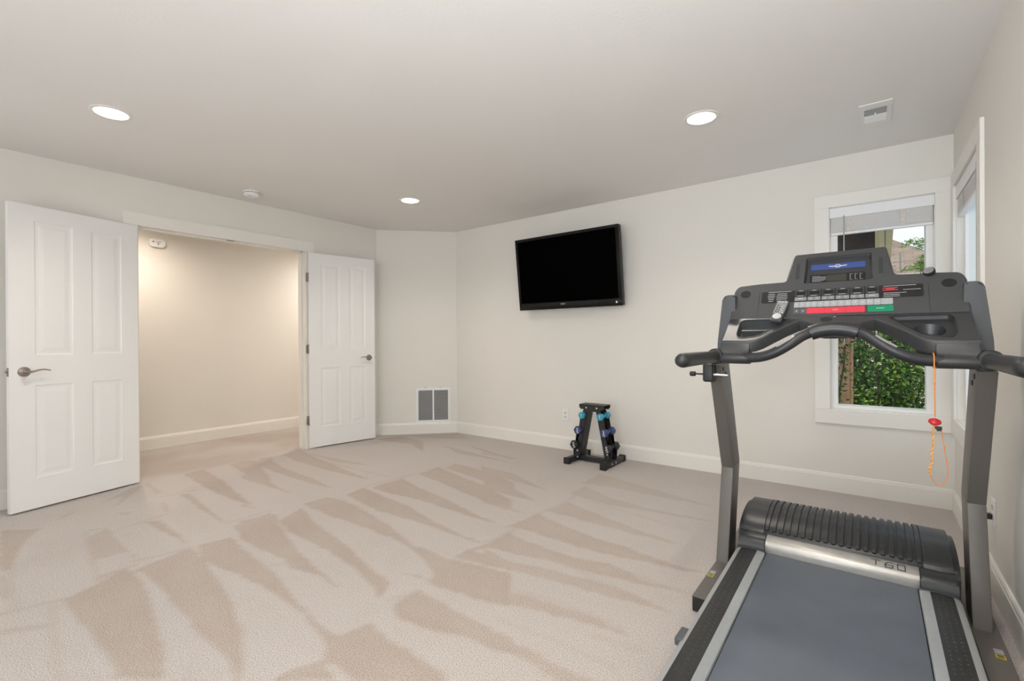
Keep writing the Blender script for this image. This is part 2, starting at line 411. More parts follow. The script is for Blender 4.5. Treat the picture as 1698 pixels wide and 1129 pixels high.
# ------------------------------------------------------------------ doors
PANELS = [(.128, .338, .215, .838), (.447, .640, .215, .838), (.128, .338, 1.040, 1.942), (.447, .640, 1.040, 1.942)]
def make_door(name, hinge, free, mirror, hinge_side_visible):
    """leaf from hinge to free edge; local x runs from the free edge (0) to the hinge (W); visible face is y=0 looking to +n"""
    hx, hy = hinge; fx, fy = free
    W = math.hypot(hx-fx, hy-fy); dx = Vector(((hx-fx)/W, (hy-fy)/W, 0))
    n = Vector((dx.y, -dx.x, 0))
    if n.x < 0: n = -n        # visible face looks into the room
    root = empty(name, (fx, fy, 0)); struct(root)
    TH = .035
    P = PANELS if not mirror else [(W-b_, W-a_, c_, d_) for a_, b_, c_, d_ in PANELS]
    P = [(a_*W/.754, b_*W/.754, c_, d_) for a_, b_, c_, d_ in PANELS]
    if mirror: P = [(W-b_, W-a_, c_, d_) for a_, b_, c_, d_ in P]
    def m3(x, z, h): return dx*x + n*h + Vector((0, 0, z))
    b = MB(); bm = b.bm
    Z0, Z1 = .012, 2.045
    # front and back faces as a grid with holes for panels, each panel moulded
    xs = sorted({0, W, *[p[0] for p in P], *[p[1] for p in P]}); zs = sorted({Z0, Z1, *[p[2] for p in P], *[p[3] for p in P]})
    for side in (0, 1):
        h = 0 if side == 0 else -TH; sg = -1 if side == 0 else 1
        for i in range(len(xs)-1):
            for j in range(len(zs)-1):
                xa, xb, za, zb = xs[i], xs[i+1], zs[j], zs[j+1]
                if any(p[0]-1e-6 <= xa and xb <= p[1]+1e-6 and p[2]-1e-6 <= za and zb <= p[3]+1e-6 for p in P): continue
                b.add([m3(xa, za, h), m3(xb, za, h), m3(xb, zb, h), m3(xa, zb, h)], [(0, 1, 2, 3)])
        for p in P:
            rings = []
            for ins, dep in ((0, 0), (.006, .0035), (.013, .0048), (.024, .0048), (.030, .0035), (.046, .0012), (.050, .0008)):
                rings.append([m3(p[0]+ins, p[2]+ins, h+sg*dep), m3(p[1]-ins, p[2]+ins, h+sg*dep), m3(p[1]-ins, p[3]-ins, h+sg*dep), m3(p[0]+ins, p[3]-ins, h+sg*dep)])
            vv = [v for r_ in rings for v in r_]; ff = [(k*4+e, k*4+(e+1) % 4, k*4+4+(e+1) % 4, k*4+4+e) for k in range(len(rings)-1) for e in range(4)]
            ff.append(tuple((len(rings)-1)*4+e for e in range(4))); b.add(vv, ff)
    for xa, za, xb, zb in ((0, Z0, W, Z0), (W, Z0, W, Z1), (W, Z1, 0, Z1), (0, Z1, 0, Z0)):
        b.add([m3(xa, za, 0), m3(xb, zb, 0), m3(xb, zb, -TH), m3(xa, za, -TH)], [(0, 1, 2, 3)])
    bmesh.ops.remove_doubles(bm, verts=bm.verts[:], dist=1e-5)
    b.build('door_leaf', door_m, root)
    # lever handle: rose + curved lever, on both faces
    for side in (1, -1):
        base = m3(.072, .932, 0 if side == 1 else -TH); ax = n*side
        hb = MB()
        hb.lathe([(.033, 0), (.033, .004), (.030, .008), (.020, .011), (.012, .013), (.011, .034), (.013, .040), (.0135, .052), (.010, .056), (0, .057)], base, ax, 28)
        c0 = base + ax*.046
        if True:
            path = catmull([c0, c0+dx*.025+Vector((0, 0, .001)), c0+dx*.055+Vector((0, 0, .009)), c0+dx*.085+Vector((0, 0, .012)), c0+dx*.118+Vector((0, 0, .004))], 6)
            nn = len(path); hb.tube(path, [.009-.0045*i/(nn-1) for i in range(nn)], 12, squash=(.8, 1.1))
        hb.build('door_handle', nickel_m, root, smooth=True)
    lb = MB(); M = Matrix(((dx.x, n.x, 0, 0), (dx.y, n.y, 0, 0), (0, 0, 1, 0), (0, 0, 0, 1)))
    lb.box((-.0015, -.029, .905), (.0005, -.006, .962), .0004, M=M); lb.box((-.012, -.024, .926), (0, -.012, .942), .003, M=M)
    lb.build('latch', hinge_m, root, smooth=True)
    for z in (.298, 1.040, 1.785):
        hg = MB(); c = dx*(W+.006) if hinge_side_visible else dx*(W-.012)-n*.034
        hg.lathe([(.0045, -.049), (.0065, -.045), (.0065, .045), (.0045, .049)], c+n*-.002+Vector((0, 0, z)), (0, 0, 1), 12)
        if hinge_side_visible: hg.box((W-.001, -.032, z-.044), (W+.0015, -.003, z+.044), 0, M=M)
        hg.box((W+.006, -.012, z-.044), (W+.024, -.009, z+.044), 0, M=M) if hinge_side_visible else None
        hg.build('hinge', hinge_m, root, smooth=True)
    return root
make_door('door_1', (UA+.038, 1.190), (-4.440, .462), False, False)
make_door('door_2', (UA+.030, 2.628), (-4.522, 3.352), True, True)

# ------------------------------------------------------------------ windows
glass = bpy.data.materials.new('window_glass'); glass.use_nodes = True
gn = glass.node_tree.nodes; gl = glass.node_tree.links; gn.clear()
go = gn.new('ShaderNodeOutputMaterial'); gt = gn.new('ShaderNodeBsdfTransparent'); gg = gn.new('ShaderNodeBsdfGlossy'); gm = gn.new('ShaderNodeMixShader'); gf = gn.new('ShaderNodeFresnel')
gg.inputs['Roughness'].default_value = .02; gt.inputs[0].default_value = (.97, .985, .98, 1)
gm.inputs[0].default_value = .001; gn.remove(gf); gl.new(gt.outputs[0], gm.inputs[1]); gl.new(gg.outputs[0], gm.inputs[2]); gl.new(gm.outputs[0], go.inputs[0])

def make_window(name, mapf, w, casing_r, label):
    """mapf(a, d, z): a along wall, d into the wall (outwards), z up"""
    a0, a1, z0, z1 = w; root = empty(name, mapf((a0+a1)/2, 0, z0)); struct(root); MB.OFF = Vector(root.location)
    def bx(b, A, B, bev=0):
        p, q = mapf(*A), mapf(*B); b.box([min(p[i], q[i]) for i in range(3)], [max(p[i], q[i]) for i in range(3)], bev)
    b = MB(); c = .092; t = -.017
    bx(b, (a0-c, t, z1), (a1+casing_r, -.0002, z1+c), .0015); bx(b, (a0-c, t, z0-c-.012), (a1+casing_r, -.0002, z0), .0015)
    bx(b, (a0-c, t, z0), (a0, -.0002, z1), .0015); bx(b, (a1, t, z0), (a1+casing_r, -.0002, z1), .0015)
    b.build('casing', trim_m, root)
    b = MB(); d1 = .10
    bx(b, (a0-.012, -.0003, z0-.012), (a0+.004, d1, z1)); bx(b, (a1-.004, -.0003, z0-.012), (a1+.012, d1, z1))
    bx(b, (a0, -.0003, z0-.012), (a1, d1, z0+.004)); bx(b, (a0, -.0003, z1-.004), (a1, d1, z1+.012))
    b.build('jamb', trim_m, root)
    b = MB(); f = .040; e0, e1 = .034, .150
    A0, A1, Z0_, Z1_ = a0+.004, a1-.004, z0+.004, z1-.004
    bx(b, (A0, e0, Z0_), (A0+f, e1, Z1_), .002); bx(b, (A1-f, e0, Z0_), (A1, e1, Z1_), .002)
    bx(b, (A0+f, e0, Z0_), (A1-f, e1, Z0_+.022), .002); bx(b, (A0+f, e0, Z1_-f), (A1-f, e1, Z1_), .002)
    b.build('window_frame', vinyl_m, root)
    b = MB(); bx(b, (A0+f, .050, Z0_+.022), (A1-f, .054, Z1_-f)); b.build('glass_pane', glass, root)
    MB.OFF = Vector((0, 0, 0))
    return root
make_window('window_1', lambda a, d, z: Vector((a, VB+d, z)), W1, UD-W1[1]-.0005, '')
make_window('window_2', lambda a, d, z: Vector((UD+d, a, z)), W2, .092, '')

# blinds, pulled up
blind_m = mat('blind_slat', (.80, .78, .755), .5, noise=.02)
tape_m = mat('blind_tape', (.66, .61, .56), .8, noise=.25, nscale=180)
def make_blind(mapf, w, label, valance_h=.071):
    a0, a1, z0, z1 = w; root = thing('window_blind', mapf((a0+a1)/2, .02, z1-.2), label, 'blind'); MB.OFF = Vector(root.location)
    def bx(b, A, B, bev=0):
        p, q = mapf(*A), mapf(*B); b.box([min(p[i], q[i]) for i in range(3)], [max(p[i], q[i]) for i in range(3)], bev)
    b = MB(); bx(b, (a0+.003, -.015, z1-valance_h-.006), (a1-.001, -.009, z1-.006), .002); b.build('valance', white_m, root)
    b = MB(); bx(b, (a0+.010, -.008, z1-.045), (a1-.010, .020, z1-.008), .002); b.build('headrail', white_m, root)
    b = MB(); zt = z1-.066; n = 30; hh = .118/n
    for k in range(n):
        z = zt-(k+.5)*hh; j = random.uniform(-.0012, .0012)
        bx(b, (a0+.010, -.007+j, z-.0014), (a1-.010, .020+j, z+.0014))
    b.build('slats', blind_m, root)
    b = MB(); bx(b, (a0+.010, -.008, zt-.118-.018), (a1-.010, .021, zt-.119), .002); b.build('bottom_rail', white_m, root)
    for fr in (.20, .72):
        x = a0+(a1-a0)*fr; b = MB(); bx(b, (x-.014, -.0098, zt-.119), (x+.014, -.0085, zt+.004))
        b.build('ladder_tape', tape_m, root)
    b = MB(); x = a0+.088; p = mapf(x, -.016, zt); q = mapf(x, -.018, .72+.35)
    b.tube([p, q], .0035, 8); b.build('tilt_wand', mat('clear_wand', (.45, .44, .43), .25), root, smooth=True)
    MB.OFF = Vector((0, 0, 0)); return root
make_blind(lambda a, d, z: Vector((a, VB+d+.012, z)), W1, 'white slatted blind drawn up in the window behind the treadmill console')
make_blind(lambda a, d, z: Vector((UD+d+.012, a, z)), W2, 'white slatted blind drawn up in the bright side window next to the treadmill', .08)

# ------------------------------------------------------------------ ceiling fittings
def downlight(x, y, label):
    root = thing('ceiling_downlight', (x, y, H), label, 'ceiling light', 'recessed downlights in the ceiling')
    b = MB(); b.lathe([(.100, 0), (.100, -.003), (.094, -.006), (.080, -.0045), (.0775, .0)], (0, 0, 0), (0, 0, 1), 40)
    b.build('trim_ring', mat('light_trim', (.80, .78, .74), .5), root, smooth=True)
    b = MB(); b.lathe([(.078, -.0042), (.078, -.0015)], (0, 0, 0), (0, 0, 1), 40)
    b.build('lens', mat('light_lens', (.9, .9, .88), .5, emis=(1, .97, .92), estr=5.), root)
    l = bpy.data.lights.new('downlight', 'SPOT'); l.energy = DL_POWER; l.color = (1, .91, .80); l.spot_size = R(140); l.spot_blend = .8; l.shadow_soft_size = .07
    o = bpy.data.objects.new('downlight_lamp', l); COL.objects.link(o); o.parent = root; o.location = (0, 0, -.02)
DL_POWER = 44
downlight(-3.466, .772, 'recessed round ceiling light above the left door leaf, nearest the left edge')
downlight(-3.445, 2.962, 'recessed round ceiling light farthest back, near the angled corner wall')
downlight(-.800, 2.932, 'recessed round ceiling light nearest the ceiling vent')
def lamp(name, loc, power, color, size=.06, spot=None):
    l = bpy.data.lights.new(name, 'SPOT'); l.energy = power; l.color = color; l.spot_size = R(spot or 168); l.spot_blend = 1; l.shadow_soft_size = size
    o = bpy.data.objects.new(name, l); COL.objects.link(o); o.location = loc; return o
lamp('downlight_lamp', (-.25, .95, 2.42), 62, (1, .91, .80), .07, 165)  # unseen fourth downlight added without fitting, shifted to brighten the right wall
lamp('hall_lamp', (-5.45, 1.35, 2.40), 66, (1, .87, .74))
lamp('hall_lamp', (-5.45, 3.75, 2.40), 76, (1, .90, .80))

t = thing('smoke_detector', (-4.335, 1.93, H), 'round white smoke detector on the ceiling above the doorway', 'smoke detector')
b = MB(); b.lathe([(.066, 0), (.066, -.010), (.060, -.012)], (0, 0, 0), (0, 0, 1), 36); b.build('base', white_m, t, smooth=True)
b = MB(); b.lathe([(.060, -.016), (.062, -.022), (.060, -.036), (.050, -.044), (.020, -.046), (0, -.046)], (0, 0, 0), (0, 0, 1), 36); b.build('cover', white_m, t, smooth=True)
b = MB(); b.lathe([(.054, -.011), (.054, -.018)], (0, 0, 0), (0, 0, 1), 36)
for k in range(14):
    a = 2*math.pi*k/14; c = Vector((math.cos(a), math.sin(a), 0)); b.box((c.x*.057-.003, c.y*.057-.003, -.018), (c.x*.057+.003, c.y*.057+.003, -.011))
b.build('vent_ring', mat('grey_plastic', (.10, .10, .11), .5), t)
b = MB(); b.lathe([(.010, -.0455), (.009, -.049), (0, -.049)], (.018, -.02, 0), (0, 0, 1), 20); b.build('test_button', mat('light_grey', (.6, .6, .62), .5), t, smooth=True)

# ceiling supply vent
t = thing('ceiling_vent', (.026, 3.505, H), 'white rectangular louvred air vent in the ceiling near the window corner', 'vent')
b = MB(); x0, x1, y0, y1 = -.077, .077, -.165, .165
i0, i1, j0, j1 = -.052, .052, -.085, .105
b.box((x0, y0, -.006), (x1, j0, 0), .0015); b.box((x0, j1, -.006), (x1, y1, 0), .0015); b.box((x0, j0, -.006), (i0, j1, 0), .0015); b.box((i1, j0, -.006), (x1, j1, 0), .0015)
b.build('frame', mat('vent_white', (.80, .79, .77), .45), t)
b = MB(); b.box((i0, j0, -.001), (i1, j1, 0)); b.build('duct_opening', mat('vent_dark', (.16, .16, .165), .7), t)
for k in range(11):
    z = j0+.010+k*.0175
    tilt = R(38 if k < 5 else -38); b = MB(); M = Matrix.Translation((0, z, -.006)) @ Matrix.Rotation(tilt, 4, 'X')
    b.box((i0, -.0075, -.0006), (i1, .0075, .0006), M=M); b.build('louvre', mat('vent_white', (.8, .8, .8)), t)
b = MB(); b.box((-.004, -.030, -.022), (.004, -.026, -.006), .001); b.build('damper_lever', white_m, t)

# return-air grille on the angled wall
g0 = Vector((UA, VC, 0))+Vector((cd.x, cd.y, 0))*.655; gn_ = Vector((cd.y, -cd.x, 0)); gx = Vector((cd.x, cd.y, 0))
t = thing('return_air_grille', (g0.x, g0.y, .34), 'white two-panel louvred return-air grille low on the angled corner wall', 'vent')
M = Matrix(((gx.x, gn_.x, 0, 0), (gx.y, gn_.y, 0, 0), (0, 0, 1, 0), (0, 0, 0, 1)))
b = MB(); gw, gh, f = .206, .210, .030
b.box((-gw, 0, -gh), (gw, .008, -gh+f), .002, M=M); b.box((-gw, 0, gh-f), (gw, .008, gh), .002, M=M)
b.box((-gw, 0, -gh+f), (-gw+f, .008, gh-f), .002, M=M); b.box((gw-f, 0, -gh+f), (gw, .008, gh-f), .002, M=M); b.box((-.009, 0, -gh+f), (.009, .008, gh-f), .001, M=M)
b.build('frame', white_m, t)
b = MB(); b.box((-gw+f, .0003, -gh+f), (gw-f, .0012, gh-f), M=M); b.build('filter', mat('filter_grey', (.13, .125, .13), .8, noise=.15), t)
for x0, x1 in ((-gw+f, -.009), (.009, gw-f)):
    b = MB()
    for k in range(24):
        z = -gh+f+.007+k*.0151
        b.box((x0, -.0004, -.0055), (x1, .0004, .0055), M=M @ Matrix.Translation((0, .0052, z)) @ Matrix.Rotation(R(42), 4, 'X'))
    b.build('louvres', mat('louvre_grey', (.36, .36, .37), .5), t)
for x in (-.09, .09): b = MB(); b.box((x-.010, 0, gh-.001), (x+.010, .009, gh+.005), .001, M=M); b.build('latch', hinge_m, t)

# carbon-monoxide alarm on the hall wall
pz = 2.168; t = thing('alarm', (HU, 1.71, pz), 'small white oval alarm high on the hallway wall seen through the doorway', 'alarm')
b = MB(); b.prism(rrect(-.072, -.042, .072, .042, .030, 6), lambda a, z, h: Vector((h, a, z)), 0, .030, .008, 3); b.build('case', white_m, t, smooth=True)
for a, z, w_, h_ in ((-.038, .010, .010, .005), (-.004, .010, .004, .004), (.010, .012, .004, .003), (.006, -.006, .006, .006), (.006, -.020, .004, .003), (.022, .010, .004, .004)):
    b = MB(); b.box((.029, a-w_, z-h_), (.0312, a+w_, z+h_), .0005); b.build('button', mat('grey_plastic', (.1, .1, .11)), t)

# wall outlets
def outlet(loc, mapf, label, dots=True):
    t = thing('wall_outlet', loc, label, 'outlet')
    b = MB(); b.prism(rrect(-.036, -.058, .036, .058, .004, 3), lambda a, z, h: mapf(a, h, z), 0, .006, .002, 2); b.build('plate', mat('plate_white', (.82, .81, .78), .4), t)
    for zz in (.021, -.021):
        b = MB(); b.prism(rrect(-.0165, zz-.0145, .0165, zz+.0145, .006, 4), lambda a, z, h: mapf(a, h, z), .005, .0078, .0006, 1)
        sk = b.build('socket', mat('socket_white', (.76, .75, .72), .4), t)
        for a in (-.0065, .0065):
            b = MB(); b.prism([(a-.0018, zz-.002), (a+.0018, zz-.002), (a+.0018, zz+.008), (a-.0018, zz+.008)], lambda x, z, h: mapf(x, h, z), .0074, .0083); b.build('slot', black_m, sk)
        b = MB(); b.lathe([(.0032, 0), (.0032, .0006)], mapf(0, .0077, zz-.008), mapf(0, 1, 0), 10); b.build('slot', black_m, sk)
    return t
outlet((-2.489, VB, .352), lambda a, h, z: Vector((a, -h, z)), 'white wall outlet low on the back wall left of the dumbbell rack')
outlet((UD, 2.945, .350), lambda a, h, z: Vector((-h, a, z)), 'white wall outlet on the right wall beside the treadmill upright')
t = thing('power_plug', (UD-.008, 2.945, .329), 'black power plug pushed into the outlet beside the treadmill upright', 'plug')
b = MB(); b.prism(rrect(-.014, -.012, .014, .012, .005, 4), lambda a, z, h: Vector((-h, a, z)), .001, .030, .003, 2)
b.build('plug_body', black_m, t, smooth=True)
b = MB(); b.tube(catmull([(-.028, 0, 0), (-.042, .004, -.012), (-.046, .03, -.10), (-.040, .10, -.24), (-.036, .17, -.312), (-.036, .24, -.322), (-.040, .34, -.323)], 6), .0035, 8)
b.build('cord', black_m, t, smooth=True)

# ------------------------------------------------------------------ television
TVW, TVH = 1.168, .738
tv = thing('television', (-2.392, 4.03, 1.800), 'wide black flat television tilted forward on the back wall', 'television')
tlt = R(6.5)
TM = Matrix.Rotation(R(-.3), 4, 'Z') @ Matrix.Rotation(tlt, 4, 'X')   # local: x width, y depth (front is -y), z up
# top leans out of the wall (towards -y)
b = MB(); w, h = TVW/2, TVH/2
b.box((-w, -.018, h-.028), (w, .006, h), .004, M=TM); b.box((-w, -.018, -h), (w, .006, -h+.070), .004, M=TM)
b.box((-w, -.018, -h+.066), (-w+.030, .006, h-.024), .004, M=TM); b.box((w-.034, -.018, -h+.066), (w, .006, h-.024), .004, M=TM)
b.build('bezel', bezel_m, tv, smooth=True)
b = MB(); b.box((-w+.027, -.010, -h+.066), (w-.030, .004, h-.025), M=TM); b.build('screen', screen_m, tv)
b = MB(); b.box((-w+.004, .005, -h+.004), (w-.004, .036, h-.004), .010, M=TM); b.build('back_cover', black_m, tv, smooth=True)
b = MB(); b.box((w-.004, -.012, -h+.004), (w+.007, .024, h-.006), .003, M=TM)
for k in range(14): b.box((w+.006, -.008, -h+.045+k*.018), (w+.0082, .016, -h+.053+k*.018), M=TM)
b.build('side_speaker', mat('speaker_dark', (.03, .03, .03), .6), tv)
b = MB(); b.box((-w+.11, -.0195, -h+.032), (w-.25, -.0165, -h+.060), .001, M=TM); b.build('sensor_strip', mat('strip_grey', (.014, .013, .012), .35, spec=.2), tv)
b = MB()
tm_ = text_bm('VIZIO', .022, lambda x, y, z: TM @ Vector((x-.045, -.0202-z, y-h+.046))); b.merge(tm_)
b.build('logo', mat('logo_silver', (.55, .53, .5), .4), tv)
b = MB(); b.box((w-.062, -.0195, -h+.026), (w-.046, -.0178, -h+.044), M=TM); b.build('white_mark', mat('mark_white', (.8, .8, .8), .5), tv)  # small white square on the lower bezel
b = MB(); b.box((-.16, .034, -.14), (.16, .062, .14), .004, M=TM); b.box((-.05, .05, -.10), (.05, .112, .06), .004, M=Matrix.Identity(4)); b.box((-.20, .128, -.12), (.20, .1436, .10), .002)
b.box((-.05, .10, -.06), (.05, .13, .05)); b.build('wall_bracket', black_m, tv)

# ------------------------------------------------------------------ dumbbell rack and dumbbells
rack_m = mat('rack_black', (.020, .020, .021), .42, .0, noise=.15, nscale=80)
bolt_m = mat('bolt_zinc', (.75, .75, .76), .3, .9)
RU, RV = -2.010, 3.885
rk = thing('dumbbell_rack', (RU, RV, 0), 'black A-frame steel dumbbell rack on the carpet by the back wall', 'rack')
for sx in (-1, 1):
    b = MB(); b.box((sx*.180-.026, -.205, .006), (sx*.180+.026, .205, .052), .003); b.build('foot', rack_m, rk, smooth=True)
for sx in (-1, 1):
    for sy in (-1, 1):
        b = MB(); y = sy*.209; b.box((sx*.180-.029, min(y, y-sy*.035), .0), (sx*.180+.029, max(y, y-sy*.035), .056), .004); b.build('foot_cap', mat('rubber_black', (.012, .012, .012), .7), rk, smooth=True)
b = MB(); b.box((-.155, -.03, .010), (.155, .03, .050), .002); b.build('crossbar', rack_m, rk)
# slotted side plates: two per leg, notches face outward
LV = [(.092, .430), (.132, .292), (.165, .158)]          # dumbbell centres (x, z)
def leg_outline(sx):
    inner = [(.036, .490), (.128, .050)]
    pts = [(.128, .040), (.036, .500), (.075, .500)]
    for (cx, cz) in LV:
        pts += [(cx-.002, cz+.040), (cx+.005, cz+.016), (cx-.012, cz+.004), (cx-.016, cz-.010), (cx-.006, cz-.022), (cx+.014, cz-.018), (cx+.026, cz-.010), (cx+.030, cz-.034)]
    pts += [(.190, .040)]
    return [(sx*a, z) for a, z in pts]
for sx in (-1, 1):
    b = MB()
    for y in (-.055, .052):
        b.prism(leg_outline(sx), lambda a, z, h: Vector((a, h, z)), y, y+.003)
    # web joining the two plates along the inner edge
    b.add([(sx*.128, -.055, .04), (sx*.128, .055, .04), (sx*.036, .055, .50), (sx*.036, -.055, .50), (sx*.131, -.055, .04), (sx*.131, .055, .04), (sx*.039, .055, .50), (sx*.039, -.055, .50)],
          [(0, 1, 2, 3), (7, 6, 5, 4), (0, 3, 7, 4), (1, 5, 6, 2), (0, 4, 5, 1), (3, 2, 6, 7)])
    b.build('slotted_leg', rack_m, rk)
b = MB(); b.prism([(-.125, .530), (.125, .530), (.125, .505), (.110, .487), (-.110, .487), (-.125, .505)], lambda a, z, h: Vector((a, h, z)), -.062, -.058)
b.prism([(-.125, .530), (.125, .530), (.125, .505), (.110, .487), (-.110, .487), (-.125, .505)], lambda a, z, h: Vector((a, h, z)), .058, .062)
b.box((-.125, -.062, .526), (.125, .062, .531), .001); b.box((-.05, -.06, .47), (.05, -.057, .53)); b.build('top_bracket', rack_m, rk)
for (x, z, y) in ((-.052, .503, -.063), (.052, .503, -.063), (-.150, .100, -.056), (-.150, .040, -.056), (.150, .100, -.056), (.150, .040, -.056)):
    b = MB(); b.lathe([(.0085, 0), (.0085, .003), (.006, .006), (0, .007)], (x, y, z), (0, -1, 0), 12); b.build('bolt', bolt_m, rk, smooth=True)
for y in (-.075, .0):
    b = MB(); b.lathe([(.0085, 0), (.0085, .003), (0, .006)], (.206, y, .030), (1, 0, 0), 12); b.build('bolt', bolt_m, rk, smooth=True)

def dumbbell(sx, lvl, rh, half, m, digits, label):
    cx, cz = LV[lvl]; root = thing('dumbbell', (RU+sx*cx, RV-.002, cz), label, 'dumbbell', 'dumbbells on the A-frame rack')
    tilt = random.uniform(-.15, .15)
    for sy in (-1, 1):
        b = MB(); prof = [(rh*.55, half-.048), (rh*.92, half-.040), (rh, half-.030), (rh, half-.008), (rh*.93, half-.001), (rh*.80, half), (0, half)]
        A = Vector((0, sy, 0)); verts = []; n = 6
        for r_, h_ in prof:
            for k in range(n):
                a = 2*math.pi*k/n + tilt; verts.append(Vector((math.cos(a)*r_, sy*h_, math.sin(a)*r_)))
        faces = [(i*n+k, i*n+(k+1) % n, (i+1)*n+(k+1) % n, (i+1)*n+k) for i in range(len(prof)-1) for k in range(n)]
        faces.append(tuple(range(n)))
        b.add(verts, faces)
        bmesh.ops.remove_doubles(b.bm, verts=b.bm.verts[:], dist=1e-4)
        bmesh.ops.bevel(b.bm, geom=[e for e in b.bm.edges if e.calc_length() > .004 and abs((e.verts[0].co-e.verts[1].co).normalized().y) > .6 or (abs(e.verts[0].co.y-e.verts[1].co.y) < 1e-5 and e.calc_length() > .01)], offset=.0022, segments=2, affect='EDGES')
        hd = b.build('head', m, root, smooth=True)
        if sy == -1:
            c_ = MB(); c_.merge(text_bm(digits, rh*1.15, lambda x, y, z: Vector((x, -half-.0006-z, y+.004))))
            if lvl: c_.merge(text_bm('LB', rh*.5, lambda x, y, z: Vector((x+.006, -half-.0006-z, y-rh*.48))))
            c_.build('weight_number', mat('number_white', (.85, .85, .85), .5), hd)
    b = MB(); b.tube([(0, -half+.046, 0), (0, -.02, 0), (0, .02, 0), (0, half-.046, 0)], [.0125, .015, .015, .0125], 16); b.build('handle', m, root, smooth=True)
neo = lambda n, c: mat(n, c, .55, noise=.06, nscale=200, bump=.2)
teal, navy, blk = neo('vinyl_teal', (.045, .33, .46)), neo('vinyl_navy', (.045, .065, .17)), neo('vinyl_black', (.022, .023, .025))
for sx, side in ((-1, 'left'), (1, 'right')):
    dumbbell(sx, 0, .034, .086, teal, '1', 'light blue hex dumbbell on the top tier of the rack, %s side' % side)
    dumbbell(sx, 1, .040, .092, navy, '3', 'dark blue hex dumbbell on the middle tier of the rack, %s side' % side)
    dumbbell(sx, 2, .042, .100, blk, '5', 'black hex dumbbell on the lowest tier of the rack, %s side' % side)

# ------------------------------------------------------------------ treadmill
tm = thing('treadmill', (-.114, 1.6, 0), 'large grey and black motorised treadmill facing the corner windows', 'treadmill')
MB.OFF = Vector((0, 1.6, 0))
char_m = mat('console_charcoal', (.048, .049, .051), .46, noise=.05, nscale=150, bump=.12, bscale=500)
dark_m = mat('console_dark', (.020, .021, .023), .38, noise=.05, nscale=150)
rub_m = mat('grip_rubber', (.022, .022, .024), .42, bump=.1, bscale=400)
steel_m = mat('painted_steel', (.128, .115, .103), .45, .12, noise=.04, nscale=150, bump=.06, bscale=600)
silver_m = mat('satin_silver', (.46, .48, .49), .36, .55, noise=.03, nscale=60)
alu_m = mat('brushed_bar', (.52, .50, .47), .42, .55, noise=.06, nscale=30)
E1 = (.5836, .812); E2 = (.837, .547)
def P1(s, w, h=0.): return Vector((s, 2.333+E1[0]*w-E1[1]*h, 1.213+E1[1]*w+E1[0]*h))
def P2(s, w, h=0.): return Vector((s, 2.18+E2[0]*w-E2[1]*h, 1.113+E2[1]*w+E2[0]*h))
from mathutils.geometry import tessellate_polygon
def plate(b, outline, holes, mapf, depth, ease=.004, drop=None):
    """panel with holes: eased outer edge, side walls, underside"""
    def area2(p): return sum(p[i][0]*p[(i+1) % len(p)][1]-p[(i+1) % len(p)][0]*p[i][1] for i in range(len(p)))
    if area2(outline) < 0: outline = outline[::-1]
    n = len(outline); ins = []
    for i in range(n):
        a, c, d = Vector(outline[i-1]), Vector(outline[i]), Vector(outline[(i+1) % n])
        e1 = (c-a).normalized(); e2 = (d-c).normalized(); nn = Vector((-(e1.y+e2.y), e1.x+e2.x))
        nn = nn.normalized() if nn.length > 1e-6 else Vector((0, 0)); k = ease/max(.5, nn.dot(Vector((-e1.y, e1.x))))
        ins.append((c.x+nn.x*k, c.y+nn.y*k))
    top = [ins]+holes; flat = [p for l in top for p in l]
    tri = tessellate_polygon([[Vector((x, y, 0)) for x, y in l] for l in top])
    b.add([mapf(x, y, 0) for x, y in flat], tri)
    dn = (lambda x, y, d_: mapf(x, y, -d_)) if drop is None else (lambda x, y, d_: mapf(x, y, 0)+Vector(drop)*(d_/depth))
    rings = [[mapf(x, y, 0) for x, y in ins]]
    mid = [((p[0]*.3+q[0]*.7), (p[1]*.3+q[1]*.7)) for p, q in zip(ins, outline)]
    rings.append([dn(x, y, ease*.3) for x, y in mid]); rings.append([dn(x, y, ease) for x, y in outline]); rings.append([dn(x, y, depth) for x, y in outline])
    vv = [v for r_ in rings for v in r_]
    b.add(vv, [(k*n+i, k*n+(i+1) % n, (k+1)*n+(i+1) % n, (k+1)*n+i) for k in range(3) for i in range(n)])
    flat2 = [p for l in [outline]+holes for p in l]; tri2 = tessellate_polygon([[Vector((x, y, 0)) for x, y in l] for l in [outline]+holes])
    b.add([dn(x, y, depth) for x, y in flat2], tri2)
def well(b, outline, mapf, depth, inset=0., floor_holes=None, lip=0.):
    n = len(outline); cx = sum(p[0] for p in outline)/n; cy = sum(p[1] for p in outline)/n
    lo = [(p[0]+(cx-p[0])*inset, p[1]+(cy-p[1])*inset) for p in outline]
    b.add([mapf(x, y, lip) for x, y in outline]+[mapf(x, y, -depth) for x, y in lo], [(i, (i+1) % n, n+(i+1) % n, n+i) for i in range(n)])
    ls = [lo]+(floor_holes or []); tri = tessellate_polygon([[Vector((x, y, 0)) for x, y in l] for l in ls])
    b.add([mapf(x, y, -depth) for l in ls for x, y in l], tri)
def roundpoly(pts, r, n=4):
    out = []; m = len(pts)
    for i in range(m):
        a, c, d = Vector(pts[i-1]), Vector(pts[i]), Vector(pts[(i+1) % m])
        rr_ = r[i] if isinstance(r, (list, tuple)) else r
        u, v = (a-c), (d-c); k = min(rr_, u.length*.45, v.length*.45); p = c+u.normalized()*k; q = c+v.normalized()*k
        for j in range(n+1):
            t_ = j/n; out.append(tuple(p*(1-t_)**2+c*2*t_*(1-t_)+q*t_*t_))
    return out
def circ(cx, cy, rx, ry=None, n=28): return [(cx+rx*math.cos(2*math.pi*k/n), cy+(ry or rx)*math.sin(2*math.pi*k/n)) for k in range(n)]

